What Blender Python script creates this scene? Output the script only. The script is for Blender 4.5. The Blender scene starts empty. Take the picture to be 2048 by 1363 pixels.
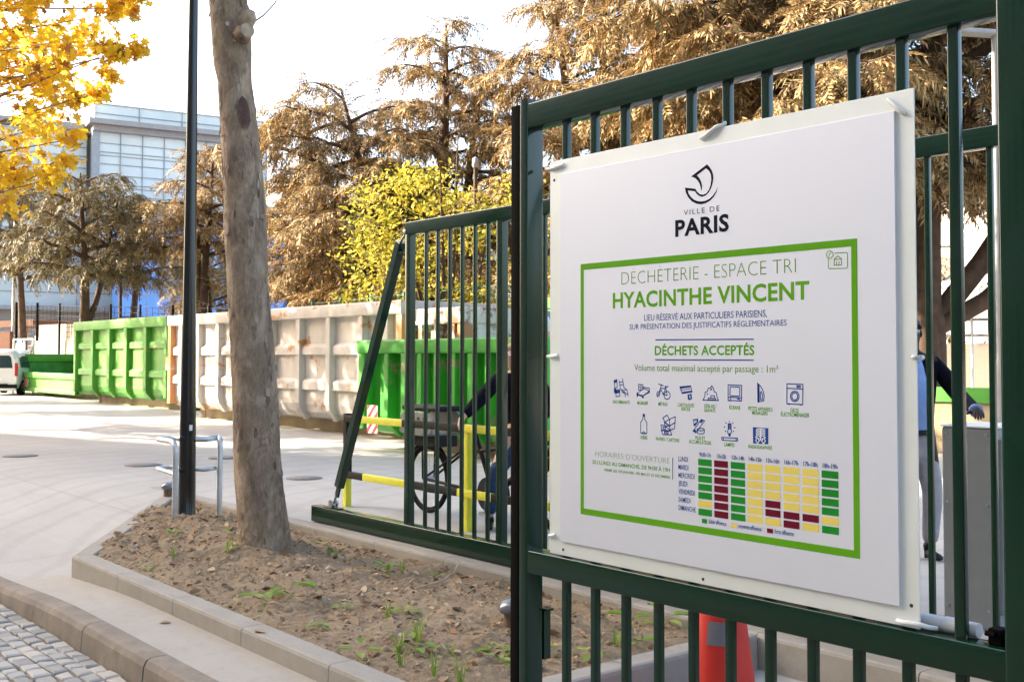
import bpy, bmesh, math, random
import numpy as np
from mathutils import Vector, Matrix
PI = math.pi
C = bpy.context.scene.collection
SC = bpy.context.scene

# ------------------------------------------------------------------ camera
# x runs along the street (the gates), y goes from the street into the yard, z is up
F_PX, PITCH, CY, ROLL, AZ, EYE = 2200.0, math.radians(2.161), 632.23, math.radians(-0.123), math.radians(-50.467), 1.55
cam_d = bpy.data.cameras.new('camera')
cam = bpy.data.objects.new('camera', cam_d)
C.objects.link(cam)
cam_d.sensor_width = 36.0
cam_d.lens = 36.0 * F_PX / 2048.0
cam_d.shift_y = (CY - 681.5) / 2048.0
cam_d.clip_start, cam_d.clip_end = 0.05, 4000
cam.location = (0, 0, EYE)
cam.matrix_world = (Matrix.Translation((0, 0, EYE)) @ Matrix.Rotation(-AZ, 4, 'Z')
                    @ Matrix.Rotation(PI / 2 + PITCH, 4, 'X') @ Matrix.Rotation(-ROLL, 4, 'Z'))
SC.camera = cam

# ------------------------------------------------------------------ light
SUN_EL = math.radians(27)
SUN_H = Vector((-0.74, -0.673, 0)).normalized()          # towards the sun, in plan
sun_vec = Vector((SUN_H.x * math.cos(SUN_EL), SUN_H.y * math.cos(SUN_EL), math.sin(SUN_EL)))
w = bpy.data.worlds.new('World')
SC.world = w
w.use_nodes = True
nt = w.node_tree
nt.nodes.clear()
sky = nt.nodes.new('ShaderNodeTexSky')
sky.sky_type = 'NISHITA'
sky.sun_disc = False
sky.sun_elevation = SUN_EL
sky.sun_rotation = math.atan2(SUN_H.x, SUN_H.y)
sky.air_density, sky.dust_density, sky.ozone_density = 1.0, 5.0, 0.8
bg = nt.nodes.new('ShaderNodeBackground')
bg.inputs['Strength'].default_value = 0.15
wo = nt.nodes.new('ShaderNodeOutputWorld')
nt.links.new(sky.outputs[0], bg.inputs[0])
nt.links.new(bg.outputs[0], wo.inputs[0])
sun_d = bpy.data.lights.new('sun', 'SUN')
sun_d.energy = 4.6
sun_d.angle = math.radians(0.5)
sun_d.color = (1.0, 0.87, 0.69)
sun = bpy.data.objects.new('sun', sun_d)
C.objects.link(sun)
sun.location = (-30, -30, 40)
sun.rotation_euler = sun_vec.to_track_quat('Z', 'Y').to_euler()
SC.view_settings.view_transform = 'Standard'
SC.view_settings.look = 'None'
SC.view_settings.exposure = 2.42
SC.view_settings.gamma = 1.0

# ------------------------------------------------------------------ measuring helpers
_cp, _sp, _cr, _sr = math.cos(PITCH), math.sin(PITCH), math.cos(ROLL), math.sin(ROLL)
_D = (math.cos(AZ), math.sin(AZ))
_N = (-math.sin(AZ), math.cos(AZ))


def ray(x, y):
    a = (x - 1024) / F_PX
    b = -(y - CY) / F_PX
    a, b = a * _cr - b * _sr, a * _sr + b * _cr
    rx, ry, rz = a, _cp - b * _sp, _sp + b * _cp
    return Vector((rx * _D[0] + ry * _D[1], rx * _N[0] + ry * _N[1], rz))


def G(x, y, z=0.0):                     # point on the level z
    r = ray(x, y)
    return Vector((0, 0, EYE)) + r * ((z - EYE) / r.z)


def PN(x, y, n):                        # point on the upright plane y = n
    r = ray(x, y)
    return Vector((0, 0, EYE)) + r * (n / r.y)


FWD = Vector((_D[1], _N[1], 0))
RGT = Vector((_D[0], _N[0], 0))


def CZ(x, dist, z=0.0):                 # point at a distance along the view, at level z
    return FWD * dist + RGT * (dist * (x - 1024) / F_PX) + Vector((0, 0, z))


def ZH(y, dist):                        # height seen at image row y at that distance
    return EYE + (715 - y) / F_PX * dist


# ------------------------------------------------------------------ materials
def new_mat(name):
    m = bpy.data.materials.new(name)
    m.use_nodes = True
    return m, m.node_tree, m.node_tree.nodes['Principled BSDF']


def ramp(nt, fac, stops):
    r = nt.nodes.new('ShaderNodeValToRGB')
    els = r.color_ramp.elements
    while len(els) < len(stops):
        els.new(0.5)
    for e, (p, c) in zip(els, stops):
        e.position = p
        e.color = (*c, 1)
    nt.links.new(fac, r.inputs[0])
    return r.outputs[0]


def noise(nt, scale, detail=4, rough=0.55, stretch=None, dist=0.0):
    tc = nt.nodes.new('ShaderNodeTexCoord')
    n = nt.nodes.new('ShaderNodeTexNoise')
    n.inputs['Scale'].default_value = scale
    n.inputs['Detail'].default_value = detail
    n.inputs['Roughness'].default_value = rough
    n.inputs['Distortion'].default_value = dist
    src = tc.outputs['Object']
    if stretch:
        mp = nt.nodes.new('ShaderNodeMapping')
        mp.inputs['Scale'].default_value = stretch
        nt.links.new(src, mp.inputs[0])
        src = mp.outputs[0]
    nt.links.new(src, n.inputs['Vector'])
    return n.outputs['Fac']


def mixc(nt, fac, a, b, mode='MIX'):
    mx = nt.nodes.new('ShaderNodeMix')
    mx.data_type = 'RGBA'
    mx.blend_type = mode
    for v, s in ((fac, 0), (a, 6), (b, 7)):
        if isinstance(v, (int, float)):
            mx.inputs[s].default_value = v
        elif isinstance(v, tuple):
            mx.inputs[s].default_value = (*v, 1)
        else:
            nt.links.new(v, mx.inputs[s])
    return mx.outputs[2]


def bump(nt, bs, h, strength=0.3, dist=0.02):
    b = nt.nodes.new('ShaderNodeBump')
    b.inputs['Strength'].default_value = strength
    b.inputs['Distance'].default_value = dist
    nt.links.new(h, b.inputs['Height'])
    nt.links.new(b.outputs[0], bs.inputs['Normal'])


def simple(name, col, rough=0.5, metal=0.0, var=0.12, vs=6.0, bs=0.0, bscale=60.0, coat=0.0, spec=0.5):
    m, nt, b = new_mat(name)
    n = noise(nt, vs)
    lo = tuple(c * (1 - var) for c in col)
    hi = tuple(min(1, c * (1 + var)) for c in col)
    nt.links.new(ramp(nt, n, [(0.3, lo), (0.7, hi)]), b.inputs['Base Color'])
    b.inputs['Roughness'].default_value = rough
    b.inputs['Metallic'].default_value = metal
    b.inputs['Specular IOR Level'].default_value = spec
    if coat:
        b.inputs['Coat Weight'].default_value = coat
        b.inputs['Coat Roughness'].default_value = 0.03
    if bs:
        bump(nt, b, noise(nt, bscale), bs)
    return m


def rusty(name, col, rust=(0.28, 0.10, 0.035), amount=0.62, rough=0.5):
    m, nt, b = new_mat(name)
    n1 = noise(nt, 0.9, 6, 0.7, (1, 1, 2.2), 0.6)
    n2 = noise(nt, 5.0, 6, 0.7, (1, 1, 0.5))
    ad = nt.nodes.new('ShaderNodeMath')
    ad.operation = 'MULTIPLY_ADD'
    nt.links.new(n2, ad.inputs[0])
    ad.inputs[1].default_value = 0.45
    nt.links.new(n1, ad.inputs[2])
    f = ramp(nt, ad.outputs[0], [(amount + 0.16, (0, 0, 0)), (amount + 0.22, (1, 1, 1))])
    dirt = noise(nt, 1.6, 5, 0.6, (1, 1, 0.4))
    base = ramp(nt, dirt, [(0.3, tuple(c * 0.66 for c in col)), (0.65, col)])
    nt.links.new(mixc(nt, f, base, rust), b.inputs['Base Color'])
    b.inputs['Roughness'].default_value = rough
    bump(nt, b, n2, 0.15, 0.01)
    return m


def leafy(name, stops, trans=0.35, rough=0.6):
    m = bpy.data.materials.new(name)
    m.use_nodes = True
    nt = m.node_tree
    nt.nodes.clear()
    g = nt.nodes.new('ShaderNodeNewGeometry')
    c = ramp(nt, g.outputs['Random Per Island'], stops)
    d = nt.nodes.new('ShaderNodeBsdfPrincipled')
    d.inputs['Roughness'].default_value = rough
    d.inputs['Specular IOR Level'].default_value = 0.25
    t = nt.nodes.new('ShaderNodeBsdfTranslucent')
    nt.links.new(c, d.inputs['Base Color'])
    nt.links.new(c, t.inputs['Color'])
    mx = nt.nodes.new('ShaderNodeMixShader')
    mx.inputs[0].default_value = trans
    o = nt.nodes.new('ShaderNodeOutputMaterial')
    nt.links.new(d.outputs[0], mx.inputs[1])
    nt.links.new(t.outputs[0], mx.inputs[2])
    nt.links.new(mx.outputs[0], o.inputs[0])
    return m


def concrete_mat(name, a, b_, stain, scale=0.5, bs=0.25):
    m, nt, b = new_mat(name)
    n1 = noise(nt, scale, 8, 0.62, None, 0.4)
    n2 = noise(nt, 14, 6, 0.7)
    n3 = noise(nt, 150, 3, 0.6)
    base = ramp(nt, n1, [(0.32, a), (0.68, b_)])
    base = mixc(nt, ramp(nt, n2, [(0.5, (0, 0, 0)), (0.8, (0.55, 0.55, 0.55))]), base, stain)
    base = mixc(nt, 0.25, base, ramp(nt, n3, [(0.3, tuple(c * 0.55 for c in a)), (0.7, b_)]))
    nt.links.new(base, b.inputs['Base Color'])
    b.inputs['Roughness'].default_value = 0.85
    bump(nt, b, n3, bs, 0.004)
    return m


def yard_mat():
    m, nt, b = new_mat('yard_concrete')
    n1 = noise(nt, 0.35, 7, 0.6, None, 0.8)
    n2 = noise(nt, 1.2, 7, 0.7, (0.5, 2.2, 1), 1.2)
    n3 = noise(nt, 120, 3, 0.6)
    n4 = noise(nt, 2.2, 5, 0.6, (0.25, 3.0, 1), 0.4)
    base = ramp(nt, n1, [(0.3, (0.315, 0.30, 0.275)), (0.7, (0.395, 0.38, 0.35))])
    base = mixc(nt, ramp(nt, n2, [(0.45, (0, 0, 0)), (0.72, (0.4, 0.4, 0.4))]), base, (0.28, 0.25, 0.205))
    base = mixc(nt, ramp(nt, n4, [(0.58, (0, 0, 0)), (0.75, (0.35, 0.35, 0.35))]), base, (0.26, 0.24, 0.21))
    base = mixc(nt, 0.12, base, ramp(nt, n3, [(0.3, (0.25, 0.24, 0.22)), (0.7, (0.6, 0.58, 0.55))]))
    tc = nt.nodes.new('ShaderNodeTexCoord')
    wv = nt.nodes.new('ShaderNodeTexWave')
    wv.wave_type, wv.rings_direction = 'RINGS', 'Z'
    wm = nt.nodes.new('ShaderNodeMapping')
    wm.inputs['Location'].default_value = (6.0, -9.0, 0)
    nt.links.new(tc.outputs['Object'], wm.inputs[0])
    nt.links.new(wm.outputs[0], wv.inputs['Vector'])
    wv.inputs['Scale'].default_value = 0.55
    wv.inputs['Distortion'].default_value = 7.0
    wv.inputs['Detail'].default_value = 5.0
    wv.inputs['Detail Scale'].default_value = 0.6
    base = mixc(nt, ramp(nt, wv.outputs['Fac'], [(0.74, (0, 0, 0)), (0.97, (0.20, 0.20, 0.20))]), base, (0.22, 0.20, 0.17))
    n5 = noise(nt, 9, 4, 0.7)
    base = mixc(nt, ramp(nt, n5, [(0.66, (0, 0, 0)), (0.74, (0.35, 0.35, 0.35))]), base, (0.28, 0.25, 0.21))
    br = nt.nodes.new('ShaderNodeTexBrick')
    nt.links.new(tc.outputs['Object'], br.inputs['Vector'])
    br.inputs['Scale'].default_value = 1.0
    br.inputs['Brick Width'].default_value = 5.0
    br.inputs['Row Height'].default_value = 4.2
    br.inputs['Mortar Size'].default_value = 0.006
    br.offset = 0.0
    base = mixc(nt, br.outputs['Fac'], base, (0.25, 0.235, 0.21))
    nt.links.new(base, b.inputs['Base Color'])
    b.inputs['Roughness'].default_value = 0.8
    bump(nt, b, n3, 0.15, 0.003)
    return m


def soil_mat():
    m, nt, b = new_mat('soil')
    n1 = noise(nt, 1.6, 8, 0.65, None, 0.6)
    n2 = noise(nt, 22, 8, 0.75)
    n3 = noise(nt, 90, 4, 0.7)
    base = ramp(nt, n1, [(0.3, (0.20, 0.13, 0.07)), (0.5, (0.34, 0.235, 0.13)), (0.7, (0.47, 0.345, 0.205))])
    base = mixc(nt, 0.55, base, ramp(nt, n2, [(0.35, (0.14, 0.095, 0.052)), (0.65, (0.50, 0.385, 0.25))]))
    nt.links.new(base, b.inputs['Base Color'])
    b.inputs['Roughness'].default_value = 0.95
    ad = nt.nodes.new('ShaderNodeMath')
    nt.links.new(n2, ad.inputs[0])
    nt.links.new(n3, ad.inputs[1])
    bump(nt, b, ad.outputs[0], 0.9, 0.03)
    return m


def bark_mat(name, dark, mid, light, olive, scale=3.0):
    m, nt, b = new_mat(name)
    n1 = noise(nt, scale, 6, 0.6, (1, 1, 0.55), 0.8)
    n2 = noise(nt, scale * 1.7, 5, 0.6, (1.2, 1.2, 0.6), 1.0)
    n3 = noise(nt, 45, 5, 0.7, (1, 1, 0.4))
    base = ramp(nt, n1, [(0.39, dark), (0.5, mid), (0.63, light)])
    base = mixc(nt, ramp(nt, n2, [(0.52, (0, 0, 0)), (0.62, (0.8, 0.8, 0.8))]), base, olive)
    v = nt.nodes.new('ShaderNodeTexVoronoi')
    tc = nt.nodes.new('ShaderNodeTexCoord')
    mp = nt.nodes.new('ShaderNodeMapping')
    mp.inputs['Scale'].default_value = (1.0, 1.0, 0.5)
    nt.links.new(tc.outputs['Object'], mp.inputs[0])
    nt.links.new(mp.outputs[0], v.inputs['Vector'])
    v.inputs['Scale'].default_value = 13
    fl = ramp(nt, v.outputs['Color'], [(0.8, (0, 0, 0)), (0.86, (0.55, 0.55, 0.55))])
    base = mixc(nt, fl, base, light)
    base = mixc(nt, 0.3, base, ramp(nt, n3, [(0.3, tuple(c * 0.5 for c in dark)), (0.7, light)]))
    nt.links.new(base, b.inputs['Base Color'])
    b.inputs['Roughness'].default_value = 0.85
    ad = nt.nodes.new('ShaderNodeMath')
    nt.links.new(n2, ad.inputs[0])
    nt.links.new(n3, ad.inputs[1])
    bump(nt, b, ad.outputs[0], 0.7, 0.03)
    return m


def facade_mat(name, col, glass, bw, rh, mort, scale=1.0):
    m, nt, b = new_mat(name)
    br = nt.nodes.new('ShaderNodeTexBrick')
    tc = nt.nodes.new('ShaderNodeTexCoord')
    mp = nt.nodes.new('ShaderNodeMapping')
    mp.inputs['Rotation'].default_value = (PI / 2, 0, 0)
    nt.links.new(tc.outputs['Object'], mp.inputs[0])
    nt.links.new(mp.outputs[0], br.inputs['Vector'])
    br.inputs['Scale'].default_value = scale
    br.inputs['Brick Width'].default_value = bw
    br.inputs['Row Height'].default_value = rh
    br.inputs['Mortar Size'].default_value = mort
    br.offset = 0.0
    br.inputs['Color1'].default_value = (*glass, 1)
    br.inputs['Color2'].default_value = (*glass, 1)
    br.inputs['Mortar'].default_value = (*col, 1)
    nt.links.new(br.outputs['Color'], b.inputs['Base Color'])
    b.inputs['Roughness'].default_value = 0.6
    return m


M = {}
M['yard'] = yard_mat()
M['pave'] = concrete_mat('pavement_concrete', (0.32, 0.285, 0.235), (0.39, 0.355, 0.30), (0.27, 0.205, 0.135), 1.2)
M['kerb'] = concrete_mat('kerb_concrete', (0.25, 0.228, 0.19), (0.34, 0.31, 0.265), (0.19, 0.155, 0.10), 2.0)
M['kerb_old'] = concrete_mat('old_kerb_granite', (0.14, 0.112, 0.085), (0.27, 0.225, 0.175), (0.07, 0.055, 0.04), 2.5)
M['sett'] = leafy('granite_sett', [(0.0, (0.26, 0.25, 0.225)), (0.5, (0.34, 0.325, 0.29)), (1.0, (0.43, 0.39, 0.335))], 0.0, 0.8)
M['joint'] = simple('sandy_joint', (0.26, 0.215, 0.16), 0.95, var=0.3, vs=8)
M['soil'] = soil_mat()
M['far'] = simple('far_ground', (0.25, 0.22, 0.17), 0.95, var=0.2, vs=0.2)
M['green'] = simple('gate_green_paint', (0.0005, 0.021, 0.0092), 0.13, var=0.15, vs=9, bs=0.02, bscale=200, spec=0.4, coat=0.15)
M['rubber'] = simple('black_rubber', (0.0022, 0.0018, 0.002), 0.8, var=0.3, vs=20, spec=0.06)
M['steel'] = simple('zinc_steel', (0.42, 0.42, 0.42), 0.38, 0.9, var=0.15, vs=20)
M['galv'] = simple('galvanised_tube', (0.50, 0.52, 0.53), 0.42, 0.75, var=0.14, vs=12)
M['black_paint'] = simple('black_pole_paint', (0.003, 0.0036, 0.0048), 0.2, var=0.2, vs=6, coat=0.15)
M['white_panel'] = simple('white_backing_sheet', (0.68, 0.715, 0.69), 0.35, var=0.03)
M['print'] = simple('printed_board', (0.63, 0.655, 0.725), 0.45, var=0.015, vs=2)
M['navy'] = simple('navy_print', (0.004, 0.0065, 0.02), 0.7, spec=0.08)
M['blue'] = simple('blue_print', (0.010, 0.058, 0.26), 0.7, spec=0.1)
M['lime'] = simple('lime_print', (0.10, 0.32, 0.008), 0.7, var=0.04, spec=0.1)
M['lime_thin'] = simple('pale_lime_print', (0.15, 0.30, 0.04), 0.7, spec=0.1)
M['tgreen'] = simple('table_green_print', (0.010, 0.22, 0.022), 0.7, spec=0.1)
M['tred'] = simple('table_maroon_print', (0.13, 0.003, 0.018), 0.7, spec=0.1)
M['tyel'] = simple('table_yellow_print', (0.70, 0.56, 0.10), 0.5, var=0.03)
M['tie'] = simple('nylon_tie', (0.72, 0.72, 0.70), 0.35)
M['hole'] = simple('dark_hole', (0.02, 0.02, 0.02), 0.8)
M['bark'] = bark_mat('plane_bark', (0.125, 0.082, 0.054), (0.245, 0.172, 0.115), (0.44, 0.335, 0.235), (0.235, 0.19, 0.095), 5.0)
M['flake'] = leafy('bark_flake', [(0.0, (0.11, 0.075, 0.05)), (0.5, (0.24, 0.18, 0.125)), (1.0, (0.42, 0.34, 0.25))], 0.0, 0.9)
M['cutwood'] = simple('cut_wood', (0.34, 0.26, 0.18), 0.8, var=0.3, vs=14, bs=0.3)
M['deadwood'] = simple('dead_bark_scar', (0.10, 0.055, 0.045), 0.9, var=0.4, vs=14, bs=0.4)
M['cedar_bark'] = simple('cedar_bark', (0.075, 0.045, 0.028), 0.9, var=0.35, vs=5, bs=0.5, bscale=12)
M['cedar'] = leafy('cedar_needles', [(0.0, (0.065, 0.046, 0.019)), (0.22, (0.20, 0.138, 0.062)), (0.48, (0.38, 0.255, 0.118)), (0.75, (0.52, 0.34, 0.165)), (0.88, (0.28, 0.225, 0.10)), (1.0, (0.14, 0.145, 0.06))], 0.12)
M['cedar_g'] = leafy('cedar_needles_greener', [(0.0, (0.055, 0.047, 0.018)), (0.4, (0.14, 0.107, 0.042)), (0.75, (0.28, 0.20, 0.085)), (1.0, (0.12, 0.12, 0.048))], 0.10)
M['yleaf'] = leafy('yellow_plane_leaf', [(0.0, (0.78, 0.46, 0.025)), (0.45, (0.88, 0.63, 0.04)), (0.78, (0.85, 0.68, 0.10)), (0.86, (0.62, 0.30, 0.05)), (0.92, (0.30, 0.12, 0.04)), (1.0, (0.50, 0.52, 0.08))], 0.5)
M['gleaf'] = leafy('yellow_green_leaf', [(0.0, (0.11, 0.14, 0.02)), (0.3, (0.26, 0.25, 0.03)), (0.6, (0.48, 0.40, 0.045)), (0.9, (0.66, 0.53, 0.09)), (1.0, (0.30, 0.21, 0.09))], 0.4)
M['hedge'] = leafy('olive_hedge_leaf', [(0.0, (0.10, 0.085, 0.03)), (0.5, (0.18, 0.15, 0.055)), (1.0, (0.28, 0.19, 0.08))], 0.3)
M['litter'] = leafy('dead_leaf', [(0.0, (0.15, 0.08, 0.04)), (0.35, (0.28, 0.17, 0.09)), (0.65, (0.38, 0.26, 0.145)), (0.9, (0.46, 0.35, 0.22)), (1.0, (0.38, 0.16, 0.06))], 0.05, 0.8)
M['clod'] = leafy('earth_clod', [(0.0, (0.20, 0.13, 0.07)), (0.6, (0.33, 0.23, 0.135)), (0.93, (0.40, 0.29, 0.18)), (1.0, (0.48, 0.45, 0.40))], 0.0, 0.95)
M['weed'] = leafy('weed_leaf', [(0.0, (0.10, 0.20, 0.02)), (0.5, (0.17, 0.30, 0.04)), (1.0, (0.32, 0.38, 0.09))], 0.35)
M['bollard_cap'] = simple('grey_cap', (0.16, 0.17, 0.19), 0.22, 0.3)
M['bollard_base'] = simple('brown_bollard', (0.14, 0.085, 0.05), 0.6, var=0.3)
M['skip_green'] = rusty('skip_green_paint', (0.085, 0.33, 0.04), (0.30, 0.27, 0.12), 0.70)
M['skip_green2'] = rusty('bright_skip_green_paint', (0.045, 0.40, 0.028), (0.25, 0.27, 0.11), 0.66)
M['skip_in'] = simple('skip_inside_green', (0.045, 0.25, 0.055), 0.7, var=0.3, vs=3)
M['skip_white'] = rusty('skip_white_paint', (0.57, 0.54, 0.505), (0.42, 0.22, 0.10), 0.645)
M['skip_rust'] = rusty('rusty_white_paint', (0.72, 0.66, 0.58), (0.22, 0.11, 0.06), 0.52)
M['rust'] = rusty('rusted_frame', (0.46, 0.41, 0.36), (0.40, 0.17, 0.06), 0.46)
M['skid'] = simple('skid_steel', (0.30, 0.235, 0.14), 0.8, var=0.3, vs=2)
M['red'] = simple('red_reflective', (0.55, 0.02, 0.02), 0.4)
M['white'] = simple('white_paint', (0.75, 0.75, 0.73), 0.4, var=0.05)
M['yellow'] = simple('yellow_barrier_paint', (0.62, 0.60, 0.03), 0.4, var=0.08)
M['black'] = simple('black_plastic', (0.003, 0.003, 0.0034), 0.6, var=0.3, spec=0.2)
M['tyre'] = simple('tyre_rubber', (0.005, 0.005, 0.005), 0.8, var=0.3, spec=0.2)
M['grey_plastic'] = simple('grey_seat_plastic', (0.15, 0.165, 0.165), 0.45)
M['car_white'] = simple('car_white_paint', (0.72, 0.73, 0.74), 0.2, var=0.02, coat=0.6)
M['car_glass'] = simple('car_glass', (0.03, 0.05, 0.06), 0.06, var=0.1)
M['lamp_red'] = simple('red_lamp', (0.45, 0.02, 0.02), 0.2)
M['cabinet'] = simple('cabinet_grey', (0.20, 0.21, 0.215), 0.5, 0.1, var=0.05, vs=10, bs=0.05, bscale=150)
M['cone'] = simple('cone_orange', (0.52, 0.018, 0.008), 0.5, var=0.08)
M['reflect'] = simple('grey_reflector', (0.15, 0.14, 0.15), 0.35)
M['pvc'] = simple('grey_pvc', (0.62, 0.62, 0.63), 0.35)
M['grate'] = simple('cast_iron', (0.20, 0.185, 0.165), 0.7, 0.2, var=0.25, vs=25, bs=0.4, bscale=90)
M['glass'] = simple('curtain_glass', (0.62, 0.665, 0.625), 0.22, var=0.10, vs=0.25)
M['glass_top'] = simple('frosted_glass', (0.60, 0.66, 0.64), 0.2, var=0.12, vs=0.3)
M['mullion'] = simple('aluminium_mullion', (0.30, 0.31, 0.31), 0.45, 0.4)
M['cornice'] = simple('cornice_grey', (0.30, 0.28, 0.26), 0.6)
M['slab'] = simple('floor_slab', (0.36, 0.34, 0.33), 0.7)
M['beige'] = concrete_mat('beige_render', (0.42, 0.36, 0.30), (0.52, 0.46, 0.39), (0.36, 0.29, 0.23), 0.5)
M['bluep'] = simple('blue_cladding', (0.13, 0.33, 0.80), 0.4, var=0.06, vs=0.6)
M['brown'] = simple('corten_brown', (0.14, 0.055, 0.03), 0.8, var=0.15)
M['beige_d'] = concrete_mat('grey_beige_concrete', (0.20, 0.17, 0.14), (0.26, 0.225, 0.185), (0.17, 0.14, 0.11), 0.6)
M['whitewall'] = simple('white_render', (0.74, 0.70, 0.64), 0.8, var=0.05, vs=0.6)
M['wire'] = simple('green_fence_wire', (0.03, 0.13, 0.07), 0.5)
M['street_wall'] = facade_mat('street_facade', (0.50, 0.46, 0.40), (0.06, 0.07, 0.08), 2.6, 3.2, 0.75)
M['skin'] = simple('light_skin', (0.50, 0.31, 0.23), 0.5)
M['skin_dark'] = simple('dark_skin', (0.018, 0.010, 0.007), 0.6, spec=0.2)
M['hair'] = simple('fair_hair', (0.36, 0.24, 0.14), 0.6, var=0.3, vs=40)
M['hair_dark'] = simple('black_hair', (0.012, 0.01, 0.01), 0.7)
M['navy_cloth'] = simple('navy_jacket_cloth', (0.0035, 0.004, 0.008), 0.9, var=0.35, vs=12, bs=0.6, bscale=14, spec=0.1)
M['coat'] = simple('dark_coat_cloth', (0.004, 0.005, 0.0105), 0.9, var=0.35, vs=12, bs=0.6, bscale=14, spec=0.1)
M['shirt'] = simple('light_blue_shirt', (0.20, 0.30, 0.54), 0.8, var=0.12, vs=10, bs=0.5, bscale=14)
M['trousers'] = simple('grey_trousers_cloth', (0.30, 0.28, 0.29), 0.85, var=0.15, vs=12, bs=0.6, bscale=12)
M['jeans'] = simple('blue_jeans', (0.03, 0.055, 0.12), 0.85, var=0.3, vs=14, bs=0.5, bscale=14, spec=0.15)
M['eye'] = simple('eye_white', (0.7, 0.68, 0.65), 0.2)
M['leather'] = simple('black_leather', (0.004, 0.004, 0.004), 0.4, spec=0.3)


# ------------------------------------------------------------------ object helpers
def origin_of(o):
    return Vector(o['_o']) if o is not None and '_o' in o else Vector((0, 0, 0))


ORG = {}


def tag(o, label, cat, group=None):
    o['label'] = label
    o['category'] = cat
    if group:
        o['group'] = group
    return o


def thing(name, label, cat, loc=(0, 0, 0), group=None):
    o = bpy.data.objects.new(name, None)
    o.empty_display_size = 0.2
    C.objects.link(o)
    o.location = loc
    ORG[o.name] = Vector(loc)
    return tag(o, label, cat, group)


def link_mesh(name, me, parent=None, org=None):
    o = bpy.data.objects.new(name, me)
    C.objects.link(o)
    if parent is not None:
        o.parent = parent
        ORG[o.name] = ORG[parent.name]
    else:
        ORG[o.name] = Vector(org) if org is not None else Vector((0, 0, 0))
        o.location = ORG[o.name]
    return o


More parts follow.
